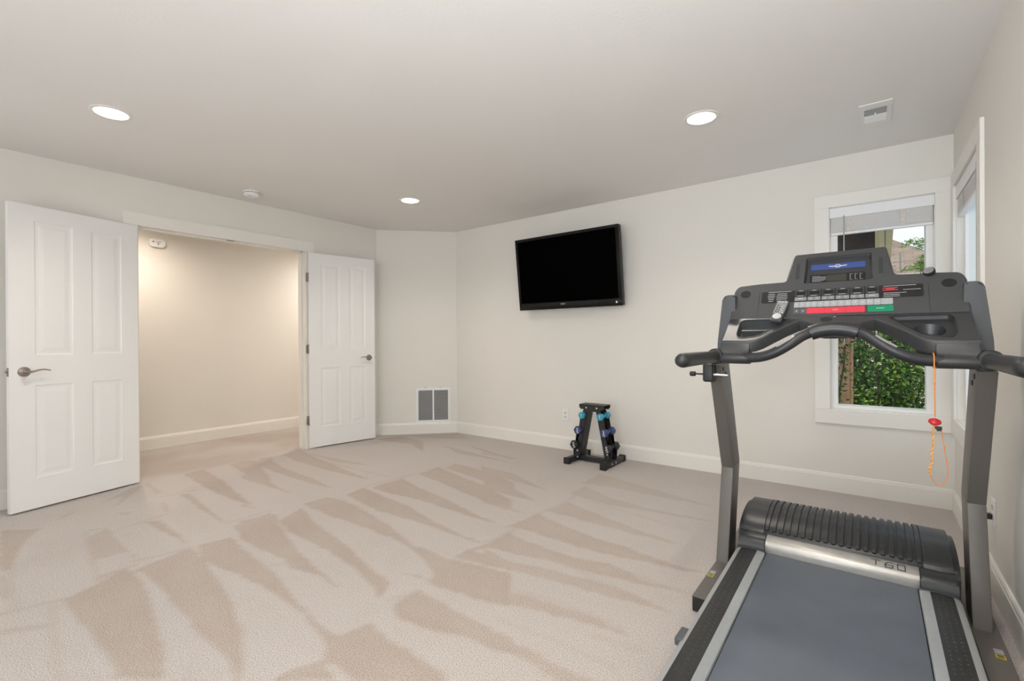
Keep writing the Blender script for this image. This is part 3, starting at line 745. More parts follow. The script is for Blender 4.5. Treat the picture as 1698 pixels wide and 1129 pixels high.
# upper console with the display hood
rec = roundpoly([(-.122, .186), (.122, .186), (.118, .338), (-.118, .338)], .006)
hood = [(-.401, -.004), (.401, -.004), (.401, .165), (.385, .196), (.30, .203), (.192, .205), (.170, .356), (.160, .366), (-.160, .366), (-.170, .356), (-.192, .205), (-.30, .203), (-.385, .196), (-.401, .165)]
hood = roundpoly(hood, [.002, .002, .03, .03, .02, .012, .012, .012, .012, .012, .012, .02, .03, .03])
b = MB(); plate(b, hood, [rec], P1, .042, .006); up_ = b.build('console', char_m, tm, smooth=True, angle=30)
b = MB(); n = len(rec); lo = [((x)*.93, .262+(y-.262)*.88) for x, y in rec]
b.add([P1(x, y, 0) for x, y in rec]+[P1(x, y, -.014) for x, y in lo], [(i, (i+1) % n, n+(i+1) % n, n+i) for i in range(n)])
b.add([P1(x, y, -.014) for x, y in lo], tessellate_polygon([[Vector((x, y, 0)) for x, y in lo]]))
scr = b.build('display_panel', mat('display_face', (.028, .029, .033), .35, coat=.2), up_)
def flatbox(b, s0, s1, w0, w1, h0, h1, M=P1, bev=0.):
    b.prism(rrect(min(s0, s1), w0, max(s0, s1), w1, min(abs(s1-s0), w1-w0)*.08+1e-4, 1), lambda x, y, h: M(x, y, h), h0, h1, bev, 1)
b = MB(); flatbox(b, -.099, .097, .271, .303, -.0145, -.0125); band = b.build('logo_band', mat('band_blue', (.035, .07, .24), .4), scr)
wht = mat('print_white', (.60, .60, .60), .5); gry = mat('print_grey', (.30, .30, .31), .5)
lg = MB()
ring_o, ring_i = circ(0, .287, .0105, .010, 24), circ(0, .287, .007, .0066, 24)
lg.add([P1(x, y, -.0122) for l in (ring_o, ring_i) for x, y in l], tessellate_polygon([[Vector((x, y, 0)) for x, y in l] for l in (ring_o, ring_i)]))
for sg in (-1, 1):
    lg.prism([(sg*.009, .2835), (sg*.030, .2855), (sg*.034, .2905), (sg*.009, .2885)], lambda x, y, h: P1(x, y, h), -.0125, -.0120)
lg.prism([(-.006, .2845), (.006, .2845), (.006, .2870), (-.006, .2870)], lambda x, y, h: P1(x, y, h), -.0125, -.0120)
lg.build('logo', wht, band)
b = MB(); flatbox(b, -.101, .097, .195, .243, -.0145, -.0125); info = b.build('information_display', mat('lcd_black', (.006, .006, .006), .3), scr)
b = MB(); flatbox(b, -.038, .032, .199, .239, -.0126, -.0120)
b.build('lcd_window', mat('lcd_olive', (.035, .034, .026), .35), info)
b = MB()
for k in range(7): flatbox(b, -.092, -.092+[.03, .052, .052, .050, .052, .046, .035][k], .233-k*.005, .2346-k*.005, -.0125, -.0121)
b.build('warning_text', gry, info); b = MB()
for k in range(3):
    x = .044+k*.017; flatbox(b, x, x+.0015, .202, .237, -.0125, -.0121)
    for j in range(4): flatbox(b, x, x+[.010, .004, .004, .010][j], .2035+j*.010, .205+j*.010, -.0125, -.0121)
b.build('display_bars', gry, info)
for sg in (-1, 1): b = MB(); flatbox(b, sg*.141, sg*.155, .215, .305, -.0005, .0006); b.build('side_insert', mat('insert_dark', (.028, .029, .032), .4), up_)
# speakers
for sg in (-1, 1):
    b = MB(); b.prism(circ(sg*.350, .143, .0215, .0200, 32), P1, 0, .0012, .0008, 1)
    b.build('speaker_grille', mat('speaker_mesh', (.006, .006, .006), .7, bump=.6, bscale=900), up_)
    b = MB(); flatbox(b, sg*.2895, sg*.2915, .0, .150, .0001, .0006); b.build('seam', black_m, up_)
# printed strip, displays and keys
b = MB(); flatbox(b, -.281, .276, .084, .148, .0, .0008); strip = b.build('overlay', mat('overlay_black', (.009, .009, .009), .35), up_)
b = MB()
for k in range(5):
    for x, L in ((-.262, .030-.004*abs(k-3)), (-.220, .044-.003*abs(k-2))): flatbox(b, x-L/2+.02, x+L/2+.02, .0915+k*.010, .0935+k*.010, .0008, .0012)
flatbox(b, -.255, -.165, .1435, .1452, .0008, .0012)
b.build('zone_chart', wht, strip); b = MB()
for k in range(3): flatbox(b, .155, .205+(.02 if k == 2 else 0), .089+k*.0085, .0905+k*.0085, .0008, .0012)
flatbox(b, .155, .255, .1420, .1435, .0008, .0012); flatbox(b, .215, .268, .1198, .1212, .0008, .0012)
b.build('overlay_print', wht, strip)
b = MB()
flatbox(b, .152, .200, .131, .1345, .0008, .0012); flatbox(b, .152, .200, .120, .1235, .0008, .0012); flatbox(b, .163, .190, .1262, .1295, .0008, .0012)
b.build('overlay_print', mat('print_red', (.62, .05, .07), .5), strip)
keyg, keyl = mat('key_grey', (.20, .21, .22), .45), mat('key_light', (.34, .345, .35), .45)
edges = [-.152, -.104, -.0535, -.004, .046, .0955, .142]
for k in range(6):
    x0, x1 = edges[k]+.002, edges[k+1]-.002
    b = MB(); flatbox(b, x0, x1, .110, .146, .0008, .0020); f_ = b.build('readout', mat('readout_frame', (.035, .036, .038), .4), strip)
    b = MB(); flatbox(b, x0+.005, x1-.005, .1195, .138, .0020, .0024)
    b.build('readout_window', mat('lcd_black', (.006, .006, .006)), strip)
    b = MB(); xm = (x0+x1)/2; flatbox(b, xm-.008, xm+.008, .1415, .1432, .002, .0024); b.build('readout_title', wht, strip); b = MB(); flatbox(b, xm-.013, xm+.010, .1135, .1150, .002, .0024); b.build('readout_print', wht, strip)
    parts = [(x0, x1)] if k in (0, 5) else [(x0, xm-.0005), (xm+.0005, x1)]
    for p, q in parts:
        b = MB(); flatbox(b, p, q, .087, .107, .0008, .0026, bev=.0004); kk = b.build('key', keyg, up_)
        g = MB()
        if k in (0, 5): flatbox(g, (p+q)/2-.010, (p+q)/2+.010, .0965, .0990, .0026, .0029)
        else: flatbox(g, (p+q)/2-.0025, (p+q)/2+.0025, .096, .0985, .0026, .0029)
        g.build('key_print', wht, kk)
kx = [-.1510, -.1365, -.1205, -.1035, -.0865, -.0690, -.0520, -.0340, -.0160, .0020, .0205, .0385, .0560, .0735, .1020]
sc_ = (.184+.151)/(.1020+.1510)
kx = [-.151+(x+.151)*sc_ for x in kx]
for k, tx in enumerate(['0', '1', '2', '3', '4', '5', '6', '7', '8', '9', '10', '0.5', '1.0', '^']):
    b = MB(); flatbox(b, kx[k]+.0004, kx[k+1]-.0004, .050, .081, .0, .0022, bev=.0004); kk = b.build('key', keyl, up_)
    g = MB(); xm = (kx[k]+kx[k+1])/2; g.merge(text_bm(tx, .011, lambda x, y, z: P1(x+xm, y+.066, .0024+z))); g.build('key_number', wht, kk)
for p, q in ((-.151, -.128), (-.1275, -.104)):
    b = MB(); flatbox(b, p, q, .016, .044, .0, .0018, bev=.0004); kk = b.build('key', mat('key_dark', (.085, .09, .095), .45), up_)
    g = MB(); xm = (p+q)/2; g.prism([(xm-.003, .033), (xm+.003, .033), (xm, .027)], P1, .0018, .0021); g.build('key_arrow', wht, kk)
red = mat('key_red', (.62, .035, .06), .4)
for p, q, tx in ((-.103, -.0385, ''), (-.0380, .0335, 'STOP'), (.0340, .096, '')):
    b = MB(); flatbox(b, p, q, .015, .046, .0, .0020, bev=.0004); kk = b.build('stop_key', red, up_)
    if tx: g = MB(); g.merge(text_bm(tx, .008, lambda x, y, z: P1(x-.002, y+.031, .0022+z))); g.build('key_text', wht, kk)
b = MB(); flatbox(b, .1045, .1845, .015, .046, .0, .0020, bev=.0004); kk = b.build('start_key', mat('key_green', (.0, .22, .10), .4), up_)
g = MB(); g.merge(text_bm('START', .0085, lambda x, y, z: P1(x+.1445, y+.031, .0022+z))); g.build('key_text', wht, kk)
# round dial on the top edge
b = MB(); c = P1(.301, .200, -.013); kd = (-.30, -.72, .62)
b.lathe([(.008, -.016), (.008, .008), (.015, .010), (.0195, .014), (.0200, .021), (.0185, .0245), (.0150, .0255), (0, .0255)], c, kd, 28)
dk = b.build('top_knob', black_m, tm, smooth=True)
for r1_, r2_ in ((.0150, .0128), (.0085, .0068)):
    b = MB(); b.lathe([(r1_, .0256), (r1_, .0261), (r2_, .0261), (r2_, .0256)], c, kd, 28); b.build('knob_ring', gry, dk)

# lower shelf with tray, cup holder
cupO = roundpoly([(.166, .168), (.340, .168), (.352, .150), (.352, .052), (.335, .018), (.262, .040)], [.02, .02, .02, .03, .02, .02])
trayO = [(-x, y) for x, y in cupO][::-1]
half = [(.401, .186), (.404, .10), (.405, -.002), (.292, -.004), (.270, .002), (.245, .022), (.21, .065), (.165, .118), (.124, .158), (.095, .140), (.066, .112), (.035, .098)]
shelf = half+[(-x, y) for x, y in half[::-1]]
b = MB(); plate(b, shelf, [cupO, trayO], P2, .048, .006, drop=(0, .012, -.046)); sh_ = b.build('shelf', mat('shelf_charcoal', (.036, .036, .038), .40, noise=.05, nscale=150, bump=.12, bscale=500), tm, smooth=True, angle=35)
b = MB(); hole = circ(.281, .086, .046, .044, 32); n = 32
well(b, cupO, P2, .014, .10, [hole])
fl = [P2(x, y, -.014) for x, y in hole]; bt = [v+Vector((0, 0, -.075)) for v in fl]; cc = sum(bt, Vector())/n; bt = [cc+(v-cc)*.86 for v in bt]
b.add(fl+bt, [(i, (i+1) % n, n+(i+1) % n, n+i) for i in range(n)]+[tuple(range(n, 2*n))])
b.build('cup_holder', dark_m, sh_, smooth=True, angle=40)
b = MB(); well(b, trayO, P2, .036, .08)
b.prism([(-.335, .082), (-.215, .082), (-.215, .089), (-.335, .089)], P2, -.036, -.002, .001, 1)
b.build('tray', mat('tray_plastic', (.055, .058, .062), .40), sh_, smooth=True, angle=40)
for o_ in (cupO, trayO):
    b = MB(); n = len(o_); cx = sum(p[0] for p in o_)/n; cy = sum(p[1] for p in o_)/n
    rg = [[P2(cx+(x-cx)*k, cy+(y-cy)*k, h) for x, y in o_] for k, h in ((1.045, .0), (1.035, .0022), (1.0, .0022), (.985, -.002))]
    b.add([v for r_ in rg for v in r_], [(k*n+i, k*n+(i+1) % n, (k+1)*n+(i+1) % n, (k+1)*n+i) for k in range(3) for i in range(n)]); b.build('rim', black_m, sh_, smooth=True)
b = MB(); b.prism(circ(-.031, .158, .021, .016, 28), P2, 0, .0012, .0006, 1); b.build('microphone_grille', mat('speaker_mesh', (.006, .006, .006)), sh_)
b = MB(); b.prism(circ(-.003, .178, .004, .0015, 12), P2, 0, .0005); b.build('mark', wht, sh_)

# housings beside the shelf, sleeves, bars and grips
for sg in (-1, 1):
    b = MB(); prof = roundpoly([(2.184, 1.117), (2.168, 1.062), (2.150, 1.048), (2.150, 1.030), (2.170, 1.016), (2.225, 1.016), (2.245, 1.040), (2.235, 1.092)], [.006, .012, .01, .01, .012, .012, .01, .006], 3)
    b.prism(prof, lambda t_, z, h: Vector((h, t_, z)), min(sg*.292, sg*.404), max(sg*.292, sg*.404), .005, 2)
    b.build('grip_housing', mat('shelf_charcoal', (.036, .036, .038)), tm, smooth=True)
    b = MB(); prof = roundpoly([(sg*.378, 1.02), (sg*.385, 1.325), (sg*.437, 1.325), (sg*.462, 1.10), (sg*.462, 1.02)], [.01, .01, .02, .02, .01], 4)
    b.prism(prof, lambda s_, z, h: Vector((s_, h, z)), 2.36, 2.50, .012, 3)
    b.build('upright_cover', mat('cover_grey', (.055, .056, .060), .5), tm, smooth=True)
b = MB(); b.tube(catmull([(-.076, 2.196, 1.143), (-.045, 2.198, 1.153), (0, 2.200, 1.158), (.045, 2.198, 1.153), (.076, 2.196, 1.143)], 6), .029, 24)
b.box((-.07, 2.20, 1.158), (.07, 2.27, 1.172), .004); b.build('centre_sleeve', dark_m, tm, smooth=True)
bar = [(.072, 2.196, 1.147), (.105, 2.180, 1.130), (.143, 2.165, 1.100), (.180, 2.160, 1.075), (.213, 2.160, 1.058), (.255, 2.165, 1.046), (.31, 2.172, 1.042)]
for sg in (-1, 1):
    pth = catmull([(sg*x, y, z) for x, y, z in bar], 6)
    b = MB(); b.tube(pth, .0205, 20); hb_ = b.build('front_bar', rub_m, tm, smooth=True)
    b = MB(); seg = [p+Vector((0, .0005, .0032)) for p in pth if .100 < abs(p.x) < .200]; m_ = len(seg)
    b.tube(seg, [.0190*min(1, .45+.9*min(i, m_-1-i)/4) for i in range(m_)], 20); b.build('pulse_sensor', mat('sensor_grey', (.36, .36, .365), .4, .3), hb_, smooth=True)
    b = MB()
    b.tube([(sg*.424, 2.215, 1.046), (sg*.424, 1.745, 1.046), (sg*.424, 1.72, 1.046), (sg*.424, 1.703, 1.046), (sg*.424, 1.694, 1.046), (sg*.424, 1.690, 1.046)], [.0245, .0265, .0265, .023, .015, .004], 24)
    b.build('hand_grip', rub_m, tm, smooth=True)
    b = MB(); b.lathe([(.028, 0), (.0335, .004), (.035, .012), (.035, .055), (.030, .062)], (sg*.424, 2.150, 1.046), (0, 1, 0), 28)
    b.box((min(sg*.395, sg*.43), 2.155, 1.018), (max(sg*.395, sg*.43), 2.21, 1.070), .008); b.build('grip_collar', dark_m, tm, smooth=True)

# uprights
for sg in (-1, 1):
    x0, x1 = sorted((sg*.414-.010, sg*.468-.010)); f = lambda t_, z, h: Vector((h, t_, z))
    b = MB(); b.prism([(2.375, .066), (2.487, .490), (2.632, .500), (2.520, .066)], f, x0, x1, .004, 2); lo_ = b.build('lower_upright', steel_m, tm, smooth=True)
    b = MB(); b.prism([(2.487, .4905), (2.262, 1.005), (2.405, 1.040), (2.632, .5005)], f, x0, x1, .004, 2); b.build('upper_upright', steel_m, tm, smooth=True)
    for y, z in ((2.30, .985), (2.345, .960)):
        b = MB(); b.lathe([(.010, 0), (.010, .003), (.006, .005), (0, .005)], (x1 if sg < 0 else x0, y, z), (-sg, 0, 0), 14); b.build('bolt', black_m, tm, smooth=True)
cl_ = MB(); xl = -.489
cl_.box((xl-.006, 2.225, .928), (xl+.042, 2.275, 1.010), .010, 3); clo = cl_.build('clamp', black_m, tm, smooth=True)
b = MB(); b.lathe([(.004, -.045), (.004, .0)], (xl, 2.245, .962), (1, 0, 0), 10); b.lathe([(.009, -.066), (.0115, -.063), (.0115, -.044), (.009, -.041), (.004, -.040)], (xl, 2.245, .962), (1, 0, 0), 18); b.build('clamp_knob', black_m, clo, smooth=True)
b = MB(); b.tube([(xl+.040, 2.235, .962), (xl+.095, 2.235, .961), (xl+.101, 2.235, .961)], [.0048, .0048, .003], 12); b.build('clamp_pin', bolt_m, clo, smooth=True)

# base rails
for sg in (-1, 1):
    x0, x1 = sorted((sg*.400, sg*.478)); b = MB(); b.box((x0, 1.995, .008), (x1, 2.98, .066), .003); fr = b.build('foot_rail', steel_m, tm, smooth=True)
    b = MB(); b.box((x0+.002, 1.9935, .004), (x1-.002, 2.02, .064), .002); b.build('end_cap', black_m, fr)
    xs0 = -.472 if sg < 0 else .440
    b = MB(); b.box((xs0, 2.20, .0655), (xs0+.024, 2.225, .0668))
    b.build('warning_label', mat('label_yellow', (.62, .50, .03), .5), fr)
    b = MB(); b.box((xs0+.003, 2.204, .0665), (xs0+.021, 2.209, .0670)); b.box((xs0+.003, 2.213, .0665), (xs0+.021, 2.221, .0670)); b.build('label_print', black_m, fr)
    b = MB(); b.box((xs0, 2.232, .0655), (xs0+.024, 2.262, .0667)); b.build('serial_label', mat('label_silver', (.34, .34, .36), .4), fr)
    for y in (2.03, 2.90): b = MB(); b.lathe([(.022, 0), (.024, .004), (.020, .009)], ((x0+x1)/2, y, 0), (0, 0, 1), 18); b.build('foot_pad', black_m, fr)
b = MB(); b.box((-.44, 2.86, .012), (.44, 2.93, .062), .003); b.build('cross_member', steel_m, tm)

# running deck
def dz(t_): return .190+(t_-2.24)*.016
def deck_box(b, s0, s1, t0, t1, z0, z1, bev=0.):
    M_ = Matrix(((1, 0, 0, 0), (0, 1, 0, 0), (0, .016, 1, .190-.016*2.24), (0, 0, 0, 1)))
    b.box((s0, t0, z0), (s1, t1, z1), bev, M=M_)
b = MB(); deck_box(b, -.247, .247, .47, 2.34, -.004, .0065); 
belt_m = bpy.data.materials.new('belt_rubber'); belt_m.use_nodes = True; nt = belt_m.node_tree; bs = nt.nodes['Principled BSDF']; bs.inputs['Roughness'].default_value = .55
tc = nt.nodes.new('ShaderNodeTexCoord'); hts = []
for rot in (40, -40, 0):
    mp = nt.nodes.new('ShaderNodeMapping'); mp.inputs['Rotation'].default_value = (0, 0, R(rot)); nt.links.new(tc.outputs['Object'], mp.inputs[0])
    wv = nt.nodes.new('ShaderNodeTexWave'); wv.inputs['Scale'].default_value = 75; nt.links.new(mp.outputs[0], wv.inputs[0]); hts.append(wv)
mm = nt.nodes.new('ShaderNodeMath'); mm.operation = 'ADD'; nt.links.new(hts[0].outputs['Fac'], mm.inputs[0]); nt.links.new(hts[1].outputs['Fac'], mm.inputs[1])
m2_ = nt.nodes.new('ShaderNodeMath'); m2_.operation = 'ADD'; nt.links.new(mm.outputs[0], m2_.inputs[0]); nt.links.new(hts[2].outputs['Fac'], m2_.inputs[1])
cr = nt.nodes.new('ShaderNodeValToRGB'); cr.color_ramp.elements[0].color = (.050, .058, .070, 1); cr.color_ramp.elements[1].color = (.20, .228, .275, 1)
cr.color_ramp.elements[0].position = .0; cr.color_ramp.elements[1].position = 1
dv = nt.nodes.new('ShaderNodeMath'); dv.operation = 'MULTIPLY'; dv.inputs[1].default_value = .333; nt.links.new(m2_.outputs[0], dv.inputs[0])
nz = nt.nodes.new('ShaderNodeTexNoise'); nz.inputs['Scale'].default_value = 5; nz.inputs['Detail'].default_value = 3; nt.links.new(tc.outputs['Object'], nz.inputs['Vector'])
mx = nt.nodes.new('ShaderNodeMix'); mx.data_type = 'RGBA'; mx.blend_type = 'MULTIPLY'; mx.inputs[0].default_value = .35
nt.links.new(dv.outputs[0], cr.inputs[0]); nt.links.new(cr.outputs[0], mx.inputs[6]); nt.links.new(nz.outputs['Fac'], mx.inputs[7]); nt.links.new(mx.outputs[2], bs.inputs['Base Color'])
bp = nt.nodes.new('ShaderNodeBump'); bp.inputs['Strength'].default_value = .25; bp.inputs['Distance'].default_value = .001; nt.links.new(dv.outputs[0], bp.inputs['Height']); nt.links.new(bp.outputs[0], bs.inputs['Normal'])
b.build('running_belt', belt_m, tm)
b = MB(); deck_box(b, -.335, .335, .50, 2.34, -.085, -.012, .002); b.build('deck_frame', black_m, tm)
for sg in (-1, 1):
    # curved rail section swept along t
    prof = [(.2495, -.020), (.2495, .010), (.2515, .0140), (.262, .0172), (.280, .0185)]
    prof2 = [(.280, .0185), (.296, .0192), (.312, .0192), (.328, .0185), (.343, .0165)]
    prof3 = [(.343, .0165), (.354, .0125), (.362, .006), (.3665, -.003), (.3680, -.014), (.3680, -.060), (.362, -.064)]
    def sweep(prof, t0, t1, close=None):
        P = prof+(close or [(x, y-.004) for x, y in prof[::-1]]); n = len(P)
        vs_ = [Vector((sg*x, t_, dz(t_)+y)) for t_ in (t0, t1) for x, y in P]
        return vs_, [(i, (i+1) % n, n+(i+1) % n, n+i) for i in range(n)]+[tuple(range(n))[::-1], tuple(range(n, 2*n))]
    b = MB(); b.add(*sweep(prof, .52, 2.262)); b.add(*sweep(prof3, .52, 2.262)); b.add(*sweep([(x, y-.003) for x, y in prof2], .52, 2.262)); b.bm.faces.ensure_lookup_table()
    rl = b.build('side_rail', silver_m, tm, smooth=True)
    b = MB(); b.add(*sweep(prof2, .52, 2.260))
    for r_ in range(72):
        for c_ in range(3):
            if random.random() < .06: continue
            s_ = .294+c_*.0175; t_ = .56+r_*.0235+(.5 if c_ % 2 else 0)*.0235
            z_ = dz(t_)+.0190-(abs(s_-.3115)**2)*.9; k = 6
            vs_ = [Vector((sg*(s_+.0034*math.cos(2*math.pi*j/k)), t_+.0028*math.sin(2*math.pi*j/k), z_)) for j in range(k)]+[Vector((sg*s_, t_, z_+.0022))]
            b.add(vs_, [(j, (j+1) % k, k) for j in range(k)])
    b.build('tread_strip', mat('tread_black', (.018, .018, .019), .38, noise=.25, nscale=40, bump=.2, bscale=500), rl)
    # front end cap of the rail: thin curved plate
    full = prof+prof2[1:]+prof3[1:]
    b = MB(); P = [(x, y+.0025) for x, y in full]; P = P+[(.362, -.07), (.2495, -.07)]; n = len(P)
    vs_ = [Vector((sg*x, t_-.10*abs(x-.305)**1.5+.002, dz(t_)+y)) for t_ in (2.258, 2.270) for x, y in P]
    b.add(vs_, [(i, (i+1) % n, n+(i+1) % n, n+i) for i in range(n)]+[tuple(range(n))[::-1], tuple(range(n, 2*n))]); b.build('rail_end_cap', mat('cover_grey', (.055, .056, .06)), rl, smooth=True)
    # shoulder beside the silver bar
    b = MB(); pr = roundpoly([(2.275, .150), (2.272, .215), (2.288, .246), (2.325, .262), (2.40, .250), (2.40, .150)], [.003, .018, .02, .02, .003, .003], 4)
    b.prism(pr, lambda t_, z, h: Vector((h, t_, z)), min(sg*.256, sg*.360), max(sg*.256, sg*.360), .008, 3); b.build('shoulder_cover', dark_m, tm, smooth=True)
b = MB(); b.box((-.380, 1.478, .166), (-.350, 1.553, .1905), .005, 3); b.build('side_tab', mat('tab_grey', (.07, .075, .08), .45), tm, smooth=True)
# rear end caps and roller
for sg in (-1, 1):
    b = MB(); b.box((min(sg*.245, sg*.372), .44, .02), (max(sg*.245, sg*.372), .53, .182), .015, 3); b.build('rear_end_cap', dark_m, tm, smooth=True)
b = MB(); b.lathe([(.03, -.25), (.03, .25)], (0, .485, .135), (1, 0, 0), 20); b.build('rear_roller', black_m, tm, smooth=True)
# silver bar with the model lettering
b = MB(); pr = roundpoly([(2.286, .190), (2.284, .224), (2.298, .246), (2.345, .256), (2.355, .19)], [.002, .008, .008, .004, .002], 3)
b.prism(pr, lambda t_, z, h: Vector((h, t_, z)), -.2545, .2545, .001, 1); sb_ = b.build('front_bar_trim', alu_m, tm, smooth=True)
b = MB(); ue = Vector((0, .047, .010)).normalized(); un = Vector((0, -.010, .047)).normalized()
def bar_map(x, y, z): return Vector((x, 2.3150, .2497))+ue*y+un*(.0006+z)
def stroke(pts, w_=.0030):
    for p, q in zip(pts[:-1], pts[1:]):
        p, q = Vector(p), Vector(q); d_ = (q-p).normalized(); s_ = Vector((-d_.y, d_.x))*w_/2; p = p-d_*w_/2; q = q+d_*w_/2
        b.prism([tuple(p+s_), tuple(q+s_), tuple(q-s_), tuple(p-s_)], lambda x, y, h: bar_map(x, y, h), 0, .0004)
stroke([(.112, .0165), (.140, .0165)]); stroke([(.126, .0165), (.126, -.0165)])
stroke([(.178, .0165), (.164, .0165), (.157, .008), (.154, -.004), (.156, -.0165), (.176, -.0165), (.178, -.001), (.157, -.001)])
stroke([(.192, .0165), (.214, .0165), (.214, -.0165), (.192, -.0165), (.192, .0165)])
b.build('lettering', black_m, sb_)

# motor cover
prof = catmull([(2.335, 0, .235), (2.352, 0, .268), (2.395, 0, .296), (2.46, 0, .317), (2.54, 0, .328), (2.62, 0, .322), (2.69, 0, .296), (2.74, 0, .245), (2.765, 0, .17), (2.775, 0, .075)], 5)
prof = [(p.x, p.z) for p in prof]
def cover(b, s0, s1, grow, i0=0, i1=None, closed=True):
    P = prof[i0:i1]; n = len(P); out = []
    for i, (t_, z) in enumerate(P):
        a = Vector(P[max(i-1, 0)]); c = Vector(P[min(i+1, n-1)]); nn = Vector((-(c-a).y, (c-a).x)).normalized(); out.append((t_+nn.x*grow, z+nn.y*grow))
    pts = out+([(P[-1][0], .075), (P[0][0], .075)] if closed else [(t_+(2.53-t_)*.03, z-.006) for t_, z in P[::-1]])
    b.prism(pts, lambda t_, z, h: Vector((h, t_, z)), s0, s1, .002 if not closed else .004, 1)
b = MB(); cover(b, -.352, .352, 0.); mc = b.build('motor_cover', dark_m, tm, smooth=True, angle=50)
for x0, x1 in ((-.352, -.268), (.268, .352)):
    b = MB(); cover(b, x0, x1, .007, 3, 40, False); b.build('cover_end', dark_m, mc, smooth=True, angle=50)
for k in range(20):
    x = -.257+k*.02705; b = MB(); cover(b, x-.0072, x+.0072, .0085, 5+(k % 2)*0, 36, False); b.build('rib', dark_m, mc, smooth=True, angle=50)
for sg in (-1, 1):
    b = MB(); cover(b, *sorted((sg*.352, sg*.372)), -.012); b.build('cover_cheek', mat('cheek_black', (.014, .014, .015), .4), mc, smooth=True, angle=50)
MB.OFF = Vector((0, 0, 0))

# remote control lying on the console
a0 = Vector((-.114-.209, 2.279, 1.183)); a1 = Vector((-.114-.187, 2.366, 1.274)); ax = (a1-a0).normalized(); side_ = Vector((1, 0, 0)); side_ = (side_-ax*side_.dot(ax)).normalized(); nn = side_.cross(ax).normalized()
if nn.z < 0: nn = -nn
rc = thing('remote_control', tuple(a0+nn*.004), 'black and silver remote control lying on the left side of the treadmill console', 'remote control')
RM = Matrix(((side_.x, ax.x, nn.x, 0), (side_.y, ax.y, nn.y, 0), (side_.z, ax.z, nn.z, 0), (0, 0, 0, 1)))
L = (a1-a0).length
def rmap(x, y, h): return RM @ Vector((x, y, h))
b = MB(); b.prism(rrect(-.023, 0, .023, L, .006, 4), rmap, .002, .017, .003, 2); b.build('remote_body', mat('remote_black', (.05, .05, .052), .35), rc, smooth=True)
b = MB(); b.prism(rrect(-.020, .045, .020, L-.006, .004, 3), rmap, .017, .0176); b.build('remote_face', mat('remote_grey', (.22, .22, .225), .35), rc)
b = MB(); b.lathe([(.0165, 0), (.0165, .0012), (.014, .0018), (.0065, .0018), (.006, .001), (.0, .001)], rmap(0, .028, .017), rmap(0, 0, 1), 28); b.build('direction_ring', mat('remote_silver', (.62, .62, .63), .35, .5), rc, smooth=True)
def rbuttons(spec, m):
    for x, y, r_ in spec: b = MB(); b.prism(circ(x, y, r_, r_*.8, 12), rmap, .0174, .0188); b.build('button', m, rc)
rbuttons([(-.012, .056+k*.0125, .0032) for k in range(4)]+[(-.002, .056+k*.0125, .0030) for k in range(3)], black_m)
rbuttons([(.004+.006*(k % 2), .054+k*.008, .0030) for k in range(6)]+[(.014, .050, .0035), (-.013, L-.012, .0035), (-.001, L-.012, .0035), (.012, L-.012, .0042)], mat('remote_silver', (.62, .62, .63)))

# safety tether hanging from the right front bar
ty = 2.142
st = thing('safety_tether', (.171, ty, .62), 'orange safety cord with a red key hanging from the treadmill bar', 'safety key')
def S(pts): return [Vector((x-.171, y-ty, z-.62)) for x, y, z in pts]
orange = mat('cord_orange', (.80, .26, .04), .6)
b = MB(); ring_pts = [(.171, 2.168+.026*math.cos(a)-.0, 1.044+.0255*math.sin(a)) for a in [2*math.pi*k/20 for k in range(21)]]
b.tube(S(ring_pts), .0018, 8, caps=False)
b.tube(S(catmull([(.171, ty-.002, 1.040), (.1715, ty-.002, .98), (.1722, ty-.001, .90), (.1725, ty, .853)], 5)), .0016, 8); b.tube(S([(.1712, ty, .970), (.1712, ty, .962)]), .0032, 8)
b.build('cord', orange, st, smooth=True)
b = MB(); b.lathe([(.002, -.004), (.012, -.003), (.0175, .003), (.0165, .008), (.010, .013), (.004, .016), (0, .017)], S([(.171, ty, .833)])[0], (.1, -.45, 1), 20)
b.build('red_key', mat('key_bright_red', (.55, .012, .02), .35), st, smooth=True)
b = MB(); b.box(S([(.172, ty-.006, .812)])[0], S([(.190, ty+.006, .822)])[0], .002); b.box(S([(.176, ty-.004, .806)])[0], S([(.188, ty+.004, .813)])[0], .001); b.build('clip', black_m, st)
coil = catmull([(.169, ty, .825), (.167, ty, .795), (.168, ty, .76), (.163, ty, .73), (.164, ty, .70), (.158, ty, .675), (.160, ty, .655)], 10)
coil = [(p.x+.0022*math.sin(i*1.1), p.y+.0022*math.cos(i*1.1), p.z) for i, p in enumerate(coil)]
b = MB(); b.tube(S(coil), .0024, 8); b.build('twisted_cord', mat('cord_yellow_orange', (.85, .38, .08), .6), st, smooth=True)
b = MB(); b.tube(S(catmull([coil[-1], (.168, ty, .634), (.182, ty, .622), (.196, ty, .638), (.204, ty, .672), (.199, ty, .72), (.193, ty, .77), (.188, ty, .815)], 8)), .0013, 8)
b.tube(S([(.1945, ty, .757), (.1942, ty, .750)]), .0026, 8); b.build('loop_cord', orange, st, smooth=True)

